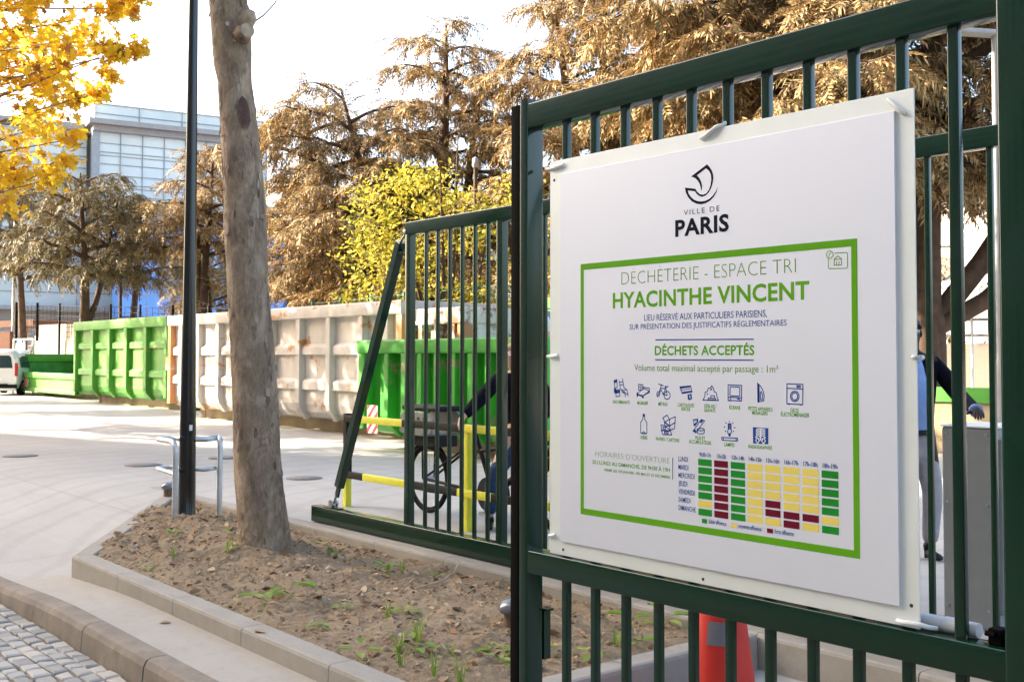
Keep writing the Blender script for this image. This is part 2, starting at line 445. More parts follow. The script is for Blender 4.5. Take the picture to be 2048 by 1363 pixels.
class MB:
    """collects shapes given in world coordinates; build() links them as ONE mesh object"""

    def __init__(s):
        s.v, s.f, s.mi, s.sm = [], [], [], []

    def add(s, vs, fs, mi=0, smooth=False):
        k = len(s.v)
        s.v += [tuple(p) for p in vs]
        for f in fs:
            s.f.append([i + k for i in f])
            s.mi.append(mi)
            s.sm.append(smooth)
        return s

    def box(s, a, b, mi=0):
        x0, y0, z0 = a
        x1, y1, z1 = b
        s.add([(x0, y0, z0), (x1, y0, z0), (x1, y1, z0), (x0, y1, z0), (x0, y0, z1), (x1, y0, z1), (x1, y1, z1), (x0, y1, z1)],
              [(0, 3, 2, 1), (4, 5, 6, 7), (0, 1, 5, 4), (1, 2, 6, 5), (2, 3, 7, 6), (3, 0, 4, 7)], mi)
        return s

    def rbox(s, a, b, r=0.006, mi=0):
        """upright or level bar with its four long edges rounded (long axis = largest side)"""
        a, b = Vector(a), Vector(b)
        d = b - a
        ax = max(range(3), key=lambda i: d[i])
        u, v = [i for i in range(3) if i != ax]
        prof = []
        for (cu, cv, q) in ((b[u] - r, b[v] - r, 0), (a[u] + r, b[v] - r, 1), (a[u] + r, a[v] + r, 2), (b[u] - r, a[v] + r, 3)):
            for k in range(4):
                t = (q + k / 3) * PI / 2
                prof.append((cu + r * math.cos(t), cv + r * math.sin(t)))
        n = len(prof)
        vs = []
        for w_ in (a[ax], b[ax]):
            for p in prof:
                q = [0, 0, 0]
                q[ax], q[u], q[v] = w_, p[0], p[1]
                vs.append(tuple(q))
        flip = (ax == 1)
        side = [(i, (i + 1) % n, n + (i + 1) % n, n + i) for i in range(n)]
        caps = [tuple(range(n))[::-1], tuple(range(n, 2 * n))]
        if flip:
            side = [f[::-1] for f in side]
            caps = [f[::-1] for f in caps]
        s.add(vs, side, mi, True)
        s.add(vs, caps, mi)
        return s

    def obox(s, p, q, wd, ht, up=(0, 0, 1), mi=0):
        """box bar from p to q, wd across, ht along up"""
        p, q = Vector(p), Vector(q)
        d = (q - p).normalized()
        sd = d.cross(Vector(up)).normalized()
        u = sd.cross(d).normalized()
        vs = []
        for c in (p, q):
            for a, b in ((-1, -1), (1, -1), (1, 1), (-1, 1)):
                vs.append(c + sd * (a * wd / 2) + u * (b * ht / 2))
        s.add(vs, [(0, 3, 2, 1), (4, 5, 6, 7), (0, 1, 5, 4), (1, 2, 6, 5), (2, 3, 7, 6), (3, 0, 4, 7)], mi)
        return s

    def tube(s, pts, r, n=10, mi=0, caps=True):
        pts = [Vector(p) for p in pts]
        rs = r if isinstance(r, (list, tuple)) else [r] * len(pts)
        t0 = (pts[1] - pts[0]).normalized()
        ref = Vector((0, 0, 1)) if abs(t0.z) < 0.9 else Vector((1, 0, 0))
        x = t0.cross(ref).normalized()
        vs = []
        for i, p in enumerate(pts):
            a = pts[max(0, i - 1)]
            b = pts[min(len(pts) - 1, i + 1)]
            t = (b - a).normalized()
            x = (x - t * x.dot(t)).normalized()
            y = t.cross(x)
            for k in range(n):
                th = 2 * PI * k / n
                vs.append(p + (x * math.cos(th) + y * math.sin(th)) * rs[i])
        fs = []
        for i in range(len(pts) - 1):
            for k in range(n):
                a = i * n + k
                b = i * n + (k + 1) % n
                fs.append((a, b, b + n, a + n))
        s.add(vs, fs, mi, True)
        if caps:
            s.add(vs[:n], [tuple(range(n))[::-1]], mi)
            s.add(vs[-n:], [tuple(range(n))], mi)
        return s

    def lathe(s, c, prof, n=24, mi=0):
        vs = []
        for r, z in prof:
            for k in range(n):
                th = 2 * PI * k / n
                vs.append((c[0] + r * math.cos(th), c[1] + r * math.sin(th), c[2] + z))
        fs = []
        for i in range(len(prof) - 1):
            for k in range(n):
                a, b = i * n + k, i * n + (k + 1) % n
                fs.append((a, b, b + n, a + n))
        s.add(vs, fs, mi, True)
        s.add(vs[:n], [tuple(range(n))[::-1]], mi)
        s.add(vs[-n:], [tuple(range(n))], mi)
        return s

    def prism(s, poly, axis, a, b, mi=0):
        """poly in the two other axes, extruded along axis from a to b"""
        n = len(poly)
        vs = []
        o = [i for i in range(3) if i != axis]
        for w_ in (a, b):
            for p in poly:
                q = [0, 0, 0]
                q[axis], q[o[0]], q[o[1]] = w_, p[0], p[1]
                vs.append(tuple(q))
        fs = [tuple(range(n)), tuple(range(n, 2 * n))[::-1]] + [(i, n + i, n + (i + 1) % n, (i + 1) % n) for i in range(n)]
        s.add(vs, fs, mi)
        return s

    def sphere(s, c, r, nu=16, nv=10, mi=0):
        rr = r if isinstance(r, (tuple, list)) else (r, r, r)
        vs = []
        for j in range(nv + 1):
            ph = PI * j / nv
            for i in range(nu):
                th = 2 * PI * i / nu
                vs.append((c[0] + rr[0] * math.sin(ph) * math.cos(th), c[1] + rr[1] * math.sin(ph) * math.sin(th), c[2] + rr[2] * math.cos(ph)))
        fs = []
        for j in range(nv):
            for i in range(nu):
                a, b = j * nu + i, j * nu + (i + 1) % nu
                fs.append((a, a + nu, b + nu, b))
        s.add(vs, fs, mi, True)
        return s

    def mesh(s, name, mats, org=(0, 0, 0)):
        me = bpy.data.meshes.new(name)
        ox, oy, oz = org
        me.from_pydata([(x - ox, y - oy, z - oz) for x, y, z in s.v], [], s.f)
        for m in (mats if isinstance(mats, (list, tuple)) else [mats]):
            me.materials.append(m)
        me.polygons.foreach_set('material_index', s.mi)
        me.polygons.foreach_set('use_smooth', s.sm)
        bm = bmesh.new()
        bm.from_mesh(me)
        bmesh.ops.recalc_face_normals(bm, faces=bm.faces)
        bm.to_mesh(me)
        bm.free()
        me.update()
        return me

    def build(s, name, mats, parent=None, org=None, bevel=0.0):
        o_ = ORG[parent.name] if parent is not None else Vector(org or (0, 0, 0))
        o = link_mesh(name, s.mesh(name, mats, o_), parent, o_)
        if bevel:
            md = o.modifiers.new('bevel', 'BEVEL')
            md.width = bevel
            md.segments = 2
            md.limit_method = 'ANGLE'
        return o


def struct(o, kind='structure'):
    o['kind'] = kind
    return o


def np_mesh(name, verts, faces, mat, smooth=False):
    """verts (n,3), faces (m,k) of one size"""
    me = bpy.data.meshes.new(name)
    nv, (nf, k) = len(verts), faces.shape
    me.vertices.add(nv)
    me.vertices.foreach_set('co', np.ascontiguousarray(verts, np.float32).ravel())
    me.loops.add(nf * k)
    me.loops.foreach_set('vertex_index', np.ascontiguousarray(faces, np.int32).ravel())
    me.polygons.add(nf)
    me.polygons.foreach_set('loop_start', np.arange(0, nf * k, k, dtype=np.int32))
    me.polygons.foreach_set('loop_total', np.full(nf, k, np.int32))
    if smooth:
        me.polygons.foreach_set('use_smooth', np.ones(nf, bool))
    me.materials.append(mat)
    me.update(calc_edges=True)
    me.validate()
    return me


def dup(root, loc, label=None, group=None, rz=None, sc=None):
    r = root.copy()
    C.objects.link(r)
    r.location = loc
    if rz is not None:
        r.rotation_euler = (0, 0, rz)
    if sc is not None:
        r.scale = (sc, sc, sc) if not isinstance(sc, tuple) else sc
    if label:
        r['label'] = label
    if group:
        r['group'] = group
    for ch in list(root.children):
        c = ch.copy()
        C.objects.link(c)
        c.parent = r
        for g in ch.children:
            d = g.copy()
            C.objects.link(d)
            d.parent = c
    return r


def vnoise(x, y, seed, scale):
    """smooth value noise on numpy arrays"""
    rng = np.random.default_rng(seed)
    tab = rng.random((128, 128))
    x = x * scale + 500
    y = y * scale + 500
    xi, yi = np.floor(x).astype(int), np.floor(y).astype(int)
    fx, fy = x - xi, y - yi
    fx = fx * fx * (3 - 2 * fx)
    fy = fy * fy * (3 - 2 * fy)
    g = lambda a, b: tab[a % 128, b % 128]
    return ((g(xi, yi) * (1 - fx) + g(xi + 1, yi) * fx) * (1 - fy) + (g(xi, yi + 1) * (1 - fx) + g(xi + 1, yi + 1) * fx) * fy) - 0.5


# ------------------------------------------------------------------ the setting: ground
def sstep(x):
    x = np.clip(x, 0, 1)
    return x * x * (3 - 2 * x)


KERB_Y0, KERB_Y1 = 2.33, 2.47           # street kerb stone
PL_F0, PL_F1 = 2.86, 3.01               # planter front kerb
BK0, BK1 = 5.04, 5.19                   # kerb behind the planter, under the sliding gate
PLX0, PLX1 = -8.86, -3.93               # planter ends at the front
SL = (-12.26 + 8.86) / (4.95 - 2.9)     # slant of the left kerb


def kerb_top(x):
    return -0.11 - 0.085 * sstep((-7.3 - x) / 2.4)


def yard_z(x, y):
    kt = kerb_top(x)
    z = kt * (1 - sstep((y - 2.75) / 2.0))
    right = (x > PLX1 - 0.05)
    z = np.where(right, np.where(y < BK0 + 0.05, -0.19 + (kt + 0.19) * (1 - sstep((y - 2.5) / 0.5)), 0.0), z)
    inpl = (x > PLX0 + 0.24 + SL * (y - 2.9)) & (x < PLX1 - 0.05) & (y > PL_F0 + 0.05) & (y < BK0 + 0.06)
    return z, inpl


def ground():
    MB().add([(-1500, -1500, -0.6), (1500, -1500, -0.6), (1500, 1500, -0.6), (-1500, 1500, -0.6)], [(0, 1, 2, 3)]).build('ground', M['far'])
    struct(bpy.data.objects['ground'])
    xs = np.unique(np.concatenate([np.arange(-90, -14, 2.0), np.arange(-14, 0, 0.06), np.arange(0, 40.1, 2.0)]))
    ys = np.unique(np.concatenate([[2.45], np.arange(2.5, 5.4, 0.05), np.arange(5.4, 60.1, 1.3)]))
    X, Y = np.meshgrid(xs, ys, indexing='ij')
    Z, inpl = yard_z(X, Y)
    Z = np.where(inpl, -0.28, Z)
    v = np.stack([X, Y, Z], -1).reshape(-1, 3)
    nx, ny = X.shape
    i, j = np.meshgrid(np.arange(nx - 1), np.arange(ny - 1), indexing='ij')
    f = np.stack([i * ny + j, (i + 1) * ny + j, (i + 1) * ny + j + 1, i * ny + j + 1], -1).reshape(-1, 4)
    struct(link_mesh('yard', np_mesh('yard', v, f, M['yard'])))
    # pavement strip finish in front of the planter
    xs = np.arange(-9.3, 6, 0.1)
    ys = np.array([2.46, 2.55, 2.65, 2.75, 2.862])
    X, Y = np.meshgrid(xs, ys, indexing='ij')
    Z = yard_z(X, Y)[0] + 0.004 - 0.006 * sstep((-8.9 - X) / 0.3)
    v = np.stack([X, Y, Z], -1).reshape(-1, 3)
    nx, ny = X.shape
    i, j = np.meshgrid(np.arange(nx - 1), np.arange(ny - 1), indexing='ij')
    f = np.stack([i * ny + j, (i + 1) * ny + j, (i + 1) * ny + j + 1, i * ny + j + 1], -1).reshape(-1, 4)
    struct(link_mesh('pavement', np_mesh('pavement', v, f, M['pave'])))
    # street: bedding sheet and the setts
    b = MB().add([(-120, -45, -0.285), (80, -45, -0.285), (80, 2.4, -0.285), (-120, 2.4, -0.285)], [(0, 1, 2, 3)])
    struct(b.build('street', M['joint']))
    rng = random.Random(4)
    s = MB()
    y = 2.31
    row = 0
    while y > -0.6:
        d = 0.105 + rng.uniform(-0.01, 0.01)
        x = -12.5 + rng.uniform(0, 0.15)
        while x < -4.6:
            wd = rng.uniform(0.10, 0.165)
            g = 0.006
            zt = -0.258 + rng.uniform(-0.006, 0.006) - 0.01 * max(0, (2.31 - y)) + 0.02 * math.exp(-((x + 7) ** 2 + (y - 1.5) ** 2))
            c = []
            for (cx, cy) in ((x + g, y - d + g), (x + wd - g, y - d + g), (x + wd - g, y - g), (x + g, y - g)):
                c.append((cx + rng.uniform(-.007, .007), cy + rng.uniform(-.007, .007)))
            mx = sum(p[0] for p in c) / 4
            my = sum(p[1] for p in c) / 4
            tl = [rng.uniform(-.004, .004) for _ in range(4)]
            vs = [(p[0], p[1], zt - 0.045) for p in c] + [(p[0] + (mx - p[0]) * .04, p[1] + (my - p[1]) * .04, zt - 0.008 + t_) for p, t_ in zip(c, tl)]
            vs += [(p[0] + (mx - p[0]) * .25, p[1] + (my - p[1]) * .25, zt + t_) for p, t_ in zip(c, tl)]
            fs = [(8, 9, 10, 11)]
            for k in range(4):
                k2 = (k + 1) % 4
                fs += [(k, k2, 4 + k2, 4 + k), (4 + k, 4 + k2, 8 + k2, 8 + k)]
            s.add(vs, fs)
            x += wd
        y -= d
        row += 1
    struct(s.build('street_setts', M['sett']))
    # street kerb, stone by stone
    k = MB()
    x = -30.0
    rng = random.Random(8)
    prof = [(0.0, 1), (0.02, 0.99), (0.05, 0.9)]
    while x < 8:
        L = 1.0
        a, b_ = x + 0.004, x + L - 0.004
        n = 10
        vs, fs = [], []
        for i in range(n + 1):
            xx = a + (b_ - a) * i / n
            zt = float(kerb_top(np.array(xx))) + 0.006
            j = rng.uniform(-.004, .004)
            for (yy, zz) in ((KERB_Y1, -0.4), (KERB_Y1, zt), (KERB_Y0 + 0.05, zt - 0.001), (KERB_Y0 + 0.022 + j, zt - 0.012), (KERB_Y0 + 0.004 + j, zt - 0.045), (KERB_Y0 - 0.02, -0.4)):
                vs.append((xx, yy, zz))
        for i in range(n):
            for q in range(5):
                fs.append((i * 6 + q, (i + 1) * 6 + q, (i + 1) * 6 + q + 1, i * 6 + q + 1))
        fs += [tuple(range(6)), tuple(range(n * 6, n * 6 + 6))[::-1]]
        k.add(vs, fs, 0)
        x += L
    struct(k.build('street_kerb', M['kerb_old']))


def kerb_run(mb, p, q, wd, zt, zb, stone=1.0, r=0.022, side=1):
    """row of kerb stones from p to q (outer line), wd towards the left of p->q times side"""
    p, q = Vector((*p, 0)), Vector((*q, 0))
    d = (q - p)
    L = d.length
    d.normalize()
    nrm = Vector((-d.y, d.x, 0)) * side
    k = max(1, round(L / stone))
    for i in range(k):
        a = L * i / k + 0.003
        b = L * (i + 1) / k - 0.003
        prof = [(0, zb), (0, zt - r), (r * 0.3, zt - r * 0.3), (r, zt), (wd - r * .5, zt), (wd, zt - r * 0.5), (wd, zb)]
        vs = []
        for s_ in (a, b):
            for (o, z) in prof:
                vs.append(p + d * s_ + nrm * o + Vector((0, 0, z)))
        n = len(prof)
        fs = [(j, j + 1, n + j + 1, n + j) for j in range(n - 1)] + [tuple(range(n))[::-1], tuple(range(n, 2 * n))]
        mb.add(vs, fs)


def planter():
    k = MB()
    kerb_run(k, (PLX0, PL_F0), (PLX1, PL_F0), PL_F1 - PL_F0, 0.004, -0.35)
    kerb_run(k, (PLX0 + SL * (4.95 - 2.9), 4.95 + .05), (PLX0 - 0.004, PL_F0 + 0.01), 0.16, 0.006, -0.35, side=1)
    kerb_run(k, (PLX1, PL_F0 + 0.16), (PLX1, BK0 - 0.005), 0.15, 0.002, -0.35, side=1)
    kerb_run(k, (-12.9, BK0), (6, BK0), BK1 - BK0, 0.005, -0.35)
    struct(k.build('planter_kerb', M['kerb']))
    nu, nv = 330, 110
    u, v = np.meshgrid(np.linspace(0, 1, nu), np.linspace(0, 1, nv), indexing='ij')
    y = PL_F1 - 0.03 + v * (BK0 - PL_F1 + 0.05)
    xl = PLX0 + 0.16 + SL * (y - 2.9)
    x = xl + u * (PLX1 - 0.1 - xl)
    z = soil_z(x, y)
    vv = np.stack([x, y, z], -1).reshape(-1, 3)
    i, j = np.meshgrid(np.arange(nu - 1), np.arange(nv - 1), indexing='ij')
    f = np.stack([i * nv + j, (i + 1) * nv + j, (i + 1) * nv + j + 1, i * nv + j + 1], -1).reshape(-1, 4)
    struct(link_mesh('planter_soil', np_mesh('planter_soil', vv, f, M['soil'], True)))


def soil_z(x, y):
    x = np.asarray(x, float)
    y = np.asarray(y, float)
    e = np.clip((y - PL_F1) / 0.35, 0, 1)
    z = -0.028 - 0.05 * sstep((y - 4.2) / 0.8) + 0.03 * e * (1 - sstep((y - 4.2) / 0.7))
    z += 0.05 * vnoise(x, y, 1, 1.6) * e + 0.045 * vnoise(x, y, 2, 5.0) * e + 0.03 * vnoise(x, y, 3, 14.0) * e + 0.018 * vnoise(x, y, 5, 33.0)
    z += 0.05 * np.exp(-((x + 8.1) ** 2 + (y - 4.16) ** 2) / 0.12)
    z += 0.02 * np.exp(-((x + 10.5) ** 2 + (y - 4.5) ** 2) / 0.3)  + 0.012
    ex = np.clip((PLX1 - 0.13 - x) / 0.35, 0, 1)
    return -0.035 + (z + 0.035) * ex


def in_planter(rng, m=0.05):
    while True:
        y = rng.uniform(PL_F1 + m, BK0 - m)
        x = rng.uniform(-12.2, PLX1 - 0.2)
        if x > PLX0 + 0.2 + m + SL * (y - 2.9):
            return x, y


def instances(tmpl, R, pos, sc):
    """tmpl (k,3); R (n,3,3); pos (n,3); sc (n,) -> verts"""
    return np.einsum('nij,kj->nki', R, tmpl) * sc[:, None, None] + pos[:, None, :]


def rots(yaw, pitch, roll):
    cy, sy = np.cos(yaw), np.sin(yaw)
    cp, sp = np.cos(pitch), np.sin(pitch)
    cr, sr = np.cos(roll), np.sin(roll)
    z = np.zeros_like(cy)
    o = np.ones_like(cy)
    Rz = np.stack([cy, -sy, z, sy, cy, z, z, z, o], -1).reshape(-1, 3, 3)
    Ry = np.stack([cp, z, sp, z, o, z, -sp, z, cp], -1).reshape(-1, 3, 3)
    Rx = np.stack([o, z, z, z, cr, -sr, z, sr, cr], -1).reshape(-1, 3, 3)
    return Rz @ Ry @ Rx


def scatter():
    rng = np.random.default_rng(11)
    r2 = random.Random(12)
    # dead leaves: curled little sheets
    n = 1150
    pos = np.array([in_planter(r2, 0.02) for _ in range(n)])
    z = soil_z(pos[:, 0], pos[:, 1]) + rng.uniform(0.004, 0.016, n)
    t = np.array([(-.5, 0, .0), (-.2, .28, .10), (.2, .24, .16), (.5, .02, .05), (.18, -.24, .14), (-.22, -.26, .06), (0, 0, .0)])
    R = rots(rng.uniform(0, 6.28, n), rng.normal(0, .35, n), rng.normal(0, .5, n))
    sc = rng.uniform(.018, .06, n) * np.where(rng.random(n) < .10, 1.9, 1)
    v = instances(t, R, np.column_stack([pos, z]), sc).reshape(-1, 3)
    f = (np.array([(0, 6, 1), (1, 6, 2), (2, 6, 3), (3, 6, 4), (4, 6, 5), (5, 6, 0)])[None] + (np.arange(n) * 7)[:, None, None]).reshape(-1, 3)
    struct(tag(link_mesh('leaf_litter', np_mesh('leaf_litter', v, f, M['litter'])), 'dead brown leaves scattered over the soil of the planter', 'leaf litter'), 'stuff')
    # clods and little stones
    n = 3000
    pos = np.array([in_planter(r2, 0.0) for _ in range(n)])
    z = soil_z(pos[:, 0], pos[:, 1])
    phi = (1 + 5 ** .5) / 2
    ico = np.array([(-1, phi, 0), (1, phi, 0), (-1, -phi, 0), (1, -phi, 0), (0, -1, phi), (0, 1, phi), (0, -1, -phi), (0, 1, -phi), (phi, 0, -1), (phi, 0, 1), (-phi, 0, -1), (-phi, 0, 1)]) / 1.9
    fi = np.array([(0, 11, 5), (0, 5, 1), (0, 1, 7), (0, 7, 10), (0, 10, 11), (1, 5, 9), (5, 11, 4), (11, 10, 2), (10, 7, 6), (7, 1, 8), (3, 9, 4), (3, 4, 2), (3, 2, 6), (3, 6, 8), (3, 8, 9), (4, 9, 5), (2, 4, 11), (6, 2, 10), (8, 6, 7), (9, 8, 1)])
    sc = rng.gamma(1.5, .0036, n) + .0025
    v = instances(ico, rots(rng.uniform(0, 6.28, n), rng.uniform(0, 6.28, n), rng.uniform(0, 6.28, n)), np.column_stack([pos, z]), sc)
    v = v + rng.normal(0, 1, v.shape) * sc[:, None, None] * .16
    f = (fi[None] + (np.arange(n) * 12)[:, None, None]).reshape(-1, 3)
    struct(tag(link_mesh('soil_clods', np_mesh('soil_clods', v.reshape(-1, 3), f, M['clod'], True)), 'earth clods and small stones strewn over the planter soil', 'clods'), 'stuff')
    # a few larger stray leaves lying on kerb and pavement are things one can count
    lt = MB()
    def stray(px, py, z, s, yaw, label):
        p = G(px, py, z)
        m = MB()
        c, sn = math.cos(yaw), math.sin(yaw)
        pts = [(-.5, 0, .02), (-.3, .22, .10), (0, .30, .2), (.3, .2, .12), (.5, .0, .03), (.25, -.24, .14), (-.05, -.28, .18), (-.3, -.2, .08)]
        vs = [(p.x + s * (a * c - b * sn), p.y + s * (a * sn + b * c), p.z + s * h * .7) for a, b, h in pts] + [(p.x, p.y, p.z + s * .03)]
        fs = [(i, (i + 1) % 8, 8) for i in range(8)]
        tag(m.add(vs, fs, 0, True).build('fallen_leaf', M['litter'], None, p), label, 'leaf')
    stray(522, 1265, 0.005, .085, .4, 'curled orange dead leaf lying on the planter kerb top')
    stray(333, 1248, -0.105, .08, 1.2, 'small curled dead leaf on the pavement below the planter kerb')
    stray(302, 1352, -0.25, .16, .9, 'large crumpled brown leaf on the setts against the street kerb')
    stray(905, 1252, 0.0, .17, -.6, 'biggest grey curled dead leaf lying in the middle of the soil')
    stray(240, 1330, -0.25, .07, 2.2, 'thin brown leaf sliver on the setts by the kerb foot')
    # twig
    p = [G(1330 / 4.096 + 600 - 20, 765 / 4.096 + 930, .06), G(905, 1150, .03), G(870, 1165, 0.0), G(815, 1182, -.01)]
    tag(MB().tube([G(922, 1118, .09), G(912, 1140, .05), G(890, 1160, .02), G(850, 1172, .02), G(815, 1184, .0)], [.004, .005, .006, .006, .004], 6).build('twig', M['cutwood'], None, p[2]),
        'bare bent twig lying on the soil and leaning towards the gate', 'twig')


def weed_mesh(seed, n, L, up):
    rng = random.Random(seed)
    m = MB()
    for i in range(n):
        a = 2 * PI * i / n + rng.uniform(-.5, .5)
        l = L * rng.uniform(.6, 1.15)
        e = up * rng.uniform(.5, 1.3)
        d = Vector((math.cos(a), math.sin(a), 0))
        s_ = Vector((-d.y, d.x, 0))
        st = d * l * .35 + Vector((0, 0, l * .5 * e))
        pts = [st, st + d * l * .25 + s_ * l * .24 + Vector((0, 0, l * .14 * e)), st + d * l * .65 + s_ * l * .18 + Vector((0, 0, l * .12 * e)), st + d * l * .95 + Vector((0, 0, -l * .05)),
               st + d * l * .65 - s_ * l * .18 + Vector((0, 0, l * .12 * e)), st + d * l * .25 - s_ * l * .24 + Vector((0, 0, l * .14 * e)), st + d * l * .5 + Vector((0, 0, l * .03 * e))]
        m.add(pts, [(0, 1, 6), (1, 2, 6), (2, 3, 6), (3, 4, 6), (4, 5, 6), (5, 0, 6)], 0, True)
        m.add([d * -.002, d * .002 + s_ * .002, st], [(0, 1, 2)])
    return m.mesh('weed', M['weed'])


def grass_mesh(seed, n, L):
    rng = random.Random(seed)
    m = MB()
    for i in range(n):
        a = rng.uniform(0, 6.28)
        l = L * rng.uniform(.5, 1.2)
        d = Vector((math.cos(a), math.sin(a), 0))
        s_ = Vector((-d.y, d.x, 0)) * .0035
        b = d * rng.uniform(0, .02)
        mid = b + d * l * .15 + Vector((0, 0, l * .6))
        tip = b + d * l * rng.uniform(.3, .6) + Vector((0, 0, l * .95))
        m.add([b - s_, b + s_, mid + s_, mid - s_, tip], [(0, 1, 2, 3), (3, 2, 4)])
    return m.mesh('grass_tuft', M['weed'])


def weeds():
    ms = [weed_mesh(1, 5, .085, 1.0), weed_mesh(2, 7, .06, .7), weed_mesh(3, 4, .115, 1.3), weed_mesh(4, 6, .075, .5)]
    gs = [grass_mesh(1, 9, .13), grass_mesh(2, 6, .09), grass_mesh(3, 12, .17)]
    rng = random.Random(3)
    big = [(430, 1207, 0), (465, 1215, 3), (530, 1213, 2), (585, 1205, 2), (528, 1238, 3), (745, 1085, 1), (778, 1094, 0), (735, 1138, 3), (775, 1140, 0), (873, 1132, 1), (345, 1082, 0), (358, 1078, 1), (470, 1073, 0), (820, 1232, 1), (835, 1306, 0),
           (720, 1312, 2), (1000, 1312, 0), (985, 1295, 1), (1270, 1240, 2), (1325, 1240, 2), (1275, 1285, 3), (1190, 1310, 0), (1340, 1215, 1), (1150, 1345, 3), (1035, 1330, 1), (240, 1073, 0), (300, 1140, 1), (345, 1170, 0), (640, 1080, 1), (640, 1255, 1), (690, 1220, 1), (1080, 1300, 0)]
    for px, py, k in big:
        p = G(px, py, 0)
        if p.x < PLX0 + .3 + SL * (p.y - 2.9) or p.y < PL_F1 + .06 or p.y > BK0 - .06 or p.x > PLX1 - .25:
            continue
        p.z = float(soil_z(p.x, p.y))
        o = link_mesh('weed', ms[k], None, p)
        o.rotation_euler = (0, 0, rng.uniform(0, 6.28))
        s_ = rng.uniform(.85, 1.35)
        o.scale = (s_, s_, s_)
        tag(o, 'small broad-leaved green weed sprouting from the planter soil', 'weed', 'weeds in the planter')
    for px, py, k in [(800, 1305, 2), (838, 1290, 2), (806, 1330, 0), (455, 1120, 0), (470, 1118, 1), (675, 1115, 1), (805, 1140, 0), (780, 1145, 1), (350, 1125, 0), (905, 1310, 1), (925, 1360, 2), (1235, 1290, 0), (660, 1040 + 75, 1), (560, 1110, 1), (1180, 1350, 0), (780, 1245, 0), (870, 1350, 0)]:
        p = G(px, py, 0)
        if p.x < PLX0 + .3 + SL * (p.y - 2.9) or p.y < PL_F1 + .06 or p.y > BK0 - .06 or p.x > PLX1 - .25:
            continue
        p.z = float(soil_z(p.x, p.y))
        o = link_mesh('grass_tuft', gs[k], None, p)
        o.rotation_euler = (0, 0, rng.uniform(0, 6.28))
        tag(o, 'thin tuft of grass blades growing in the planter soil', 'grass tuft', 'grass tufts in the planter')


ground()
planter()
scatter()
weeds()

# ------------------------------------------------------------------ the two green gates
GN = 2.955                               # front of the near gate
KS = GN / 2.9


def front_gate():
    x0, xp = PN(1040, 700, GN).x, PN(1055, 700, GN).x
    xr = PN(1999, 700, GN - .03).x
    zt1, zt0 = 2.613, 2.508
    zm1, zm0 = PN(1091, 1106.5, GN).z, PN(1091, 1152.7, GN).z
    g = thing('bar_gate', 'dark green bar gate nearest the camera, carrying the big white sign', 'gate', (xr, GN, -0.03))
    p = MB().rbox((x0, GN - .004, -0.04), (xp, GN + .088, 2.635), .006)
    post = p.build('end_post', M['green'], g)
    s = MB().rbox((x0 - .074, GN + .004, 0.02), (x0 - .0005, GN + .075, 2.618), .016)
    s.rbox((x0 - .084, GN + .03, 0.03), (x0 - .05, GN + .05, 2.60), .008)
    s.build('rubber_buffer', M['rubber'], g)
    b = MB().box((xp - .02, GN + .09, .30), (xp + .005, GN + .125, .50)).box((xp - .02, GN + .09, .501), (xp + .02, GN + .13, .508))
    b.build('latch_bracket', M['green'], g)
    MB().rbox((xp + .0005, GN, zt0), (xr + .02, GN + .08, zt1), .005).build('top_rail', M['green'], g)
    MB().rbox((xp + .0005, GN, zm0), (xr + .02, GN + .08, zm1), .005).build('middle_rail', M['green'], g)
    MB().rbox((xp + .0005, GN, .075), (xr + .02, GN + .08, .175), .005).build('bottom_rail', M['green'], g)
    c = MB().rbox((xr, GN - .03, -0.2), (xr + .13, GN + .11, 3.3), .01)
    c.rbox((xr + .132, GN - .012, -.2), (xr + .20, GN + .09, 3.3), .008)
    c.build('centre_post', M['green'], g)
    xb = np.linspace(PN(1000 + .5117 * 232, 217, GN).x, PN(1000 + .5117 * 1745, 66, GN).x, 11)
    for x in xb:
        bm_ = MB()
        bm_.rbox((x - .0165, GN + .022, zm1 - .002), (x + .0165, GN + .05, zt0 + .002), .005)
        bm_.rbox((x - .0165, GN + .022, .173), (x + .0165, GN + .05, zm0 + .002), .005)
        bm_.build('bar', M['green'], g)
    # lock on the middle rail by the centre post
    q = MB()
    a = PN(1938, 1272, GN + .05)
    q.box((xr - .075, GN + .03, zm1 + .001), (xr - .036, GN + .078, zm1 + .045))
    q.box((xr - .034, GN + .035, zm1 + .001), (xr - .002, GN + .075, zm1 + .034))
    q.tube([(xr - .08, GN + .03, zm1 + .03), (xr - .05, GN + .026, zm1 + .03)], .008, 8)
    q.build('hinge_block', M['rubber'], g, bevel=.003)
    return xb


BN = 5.205


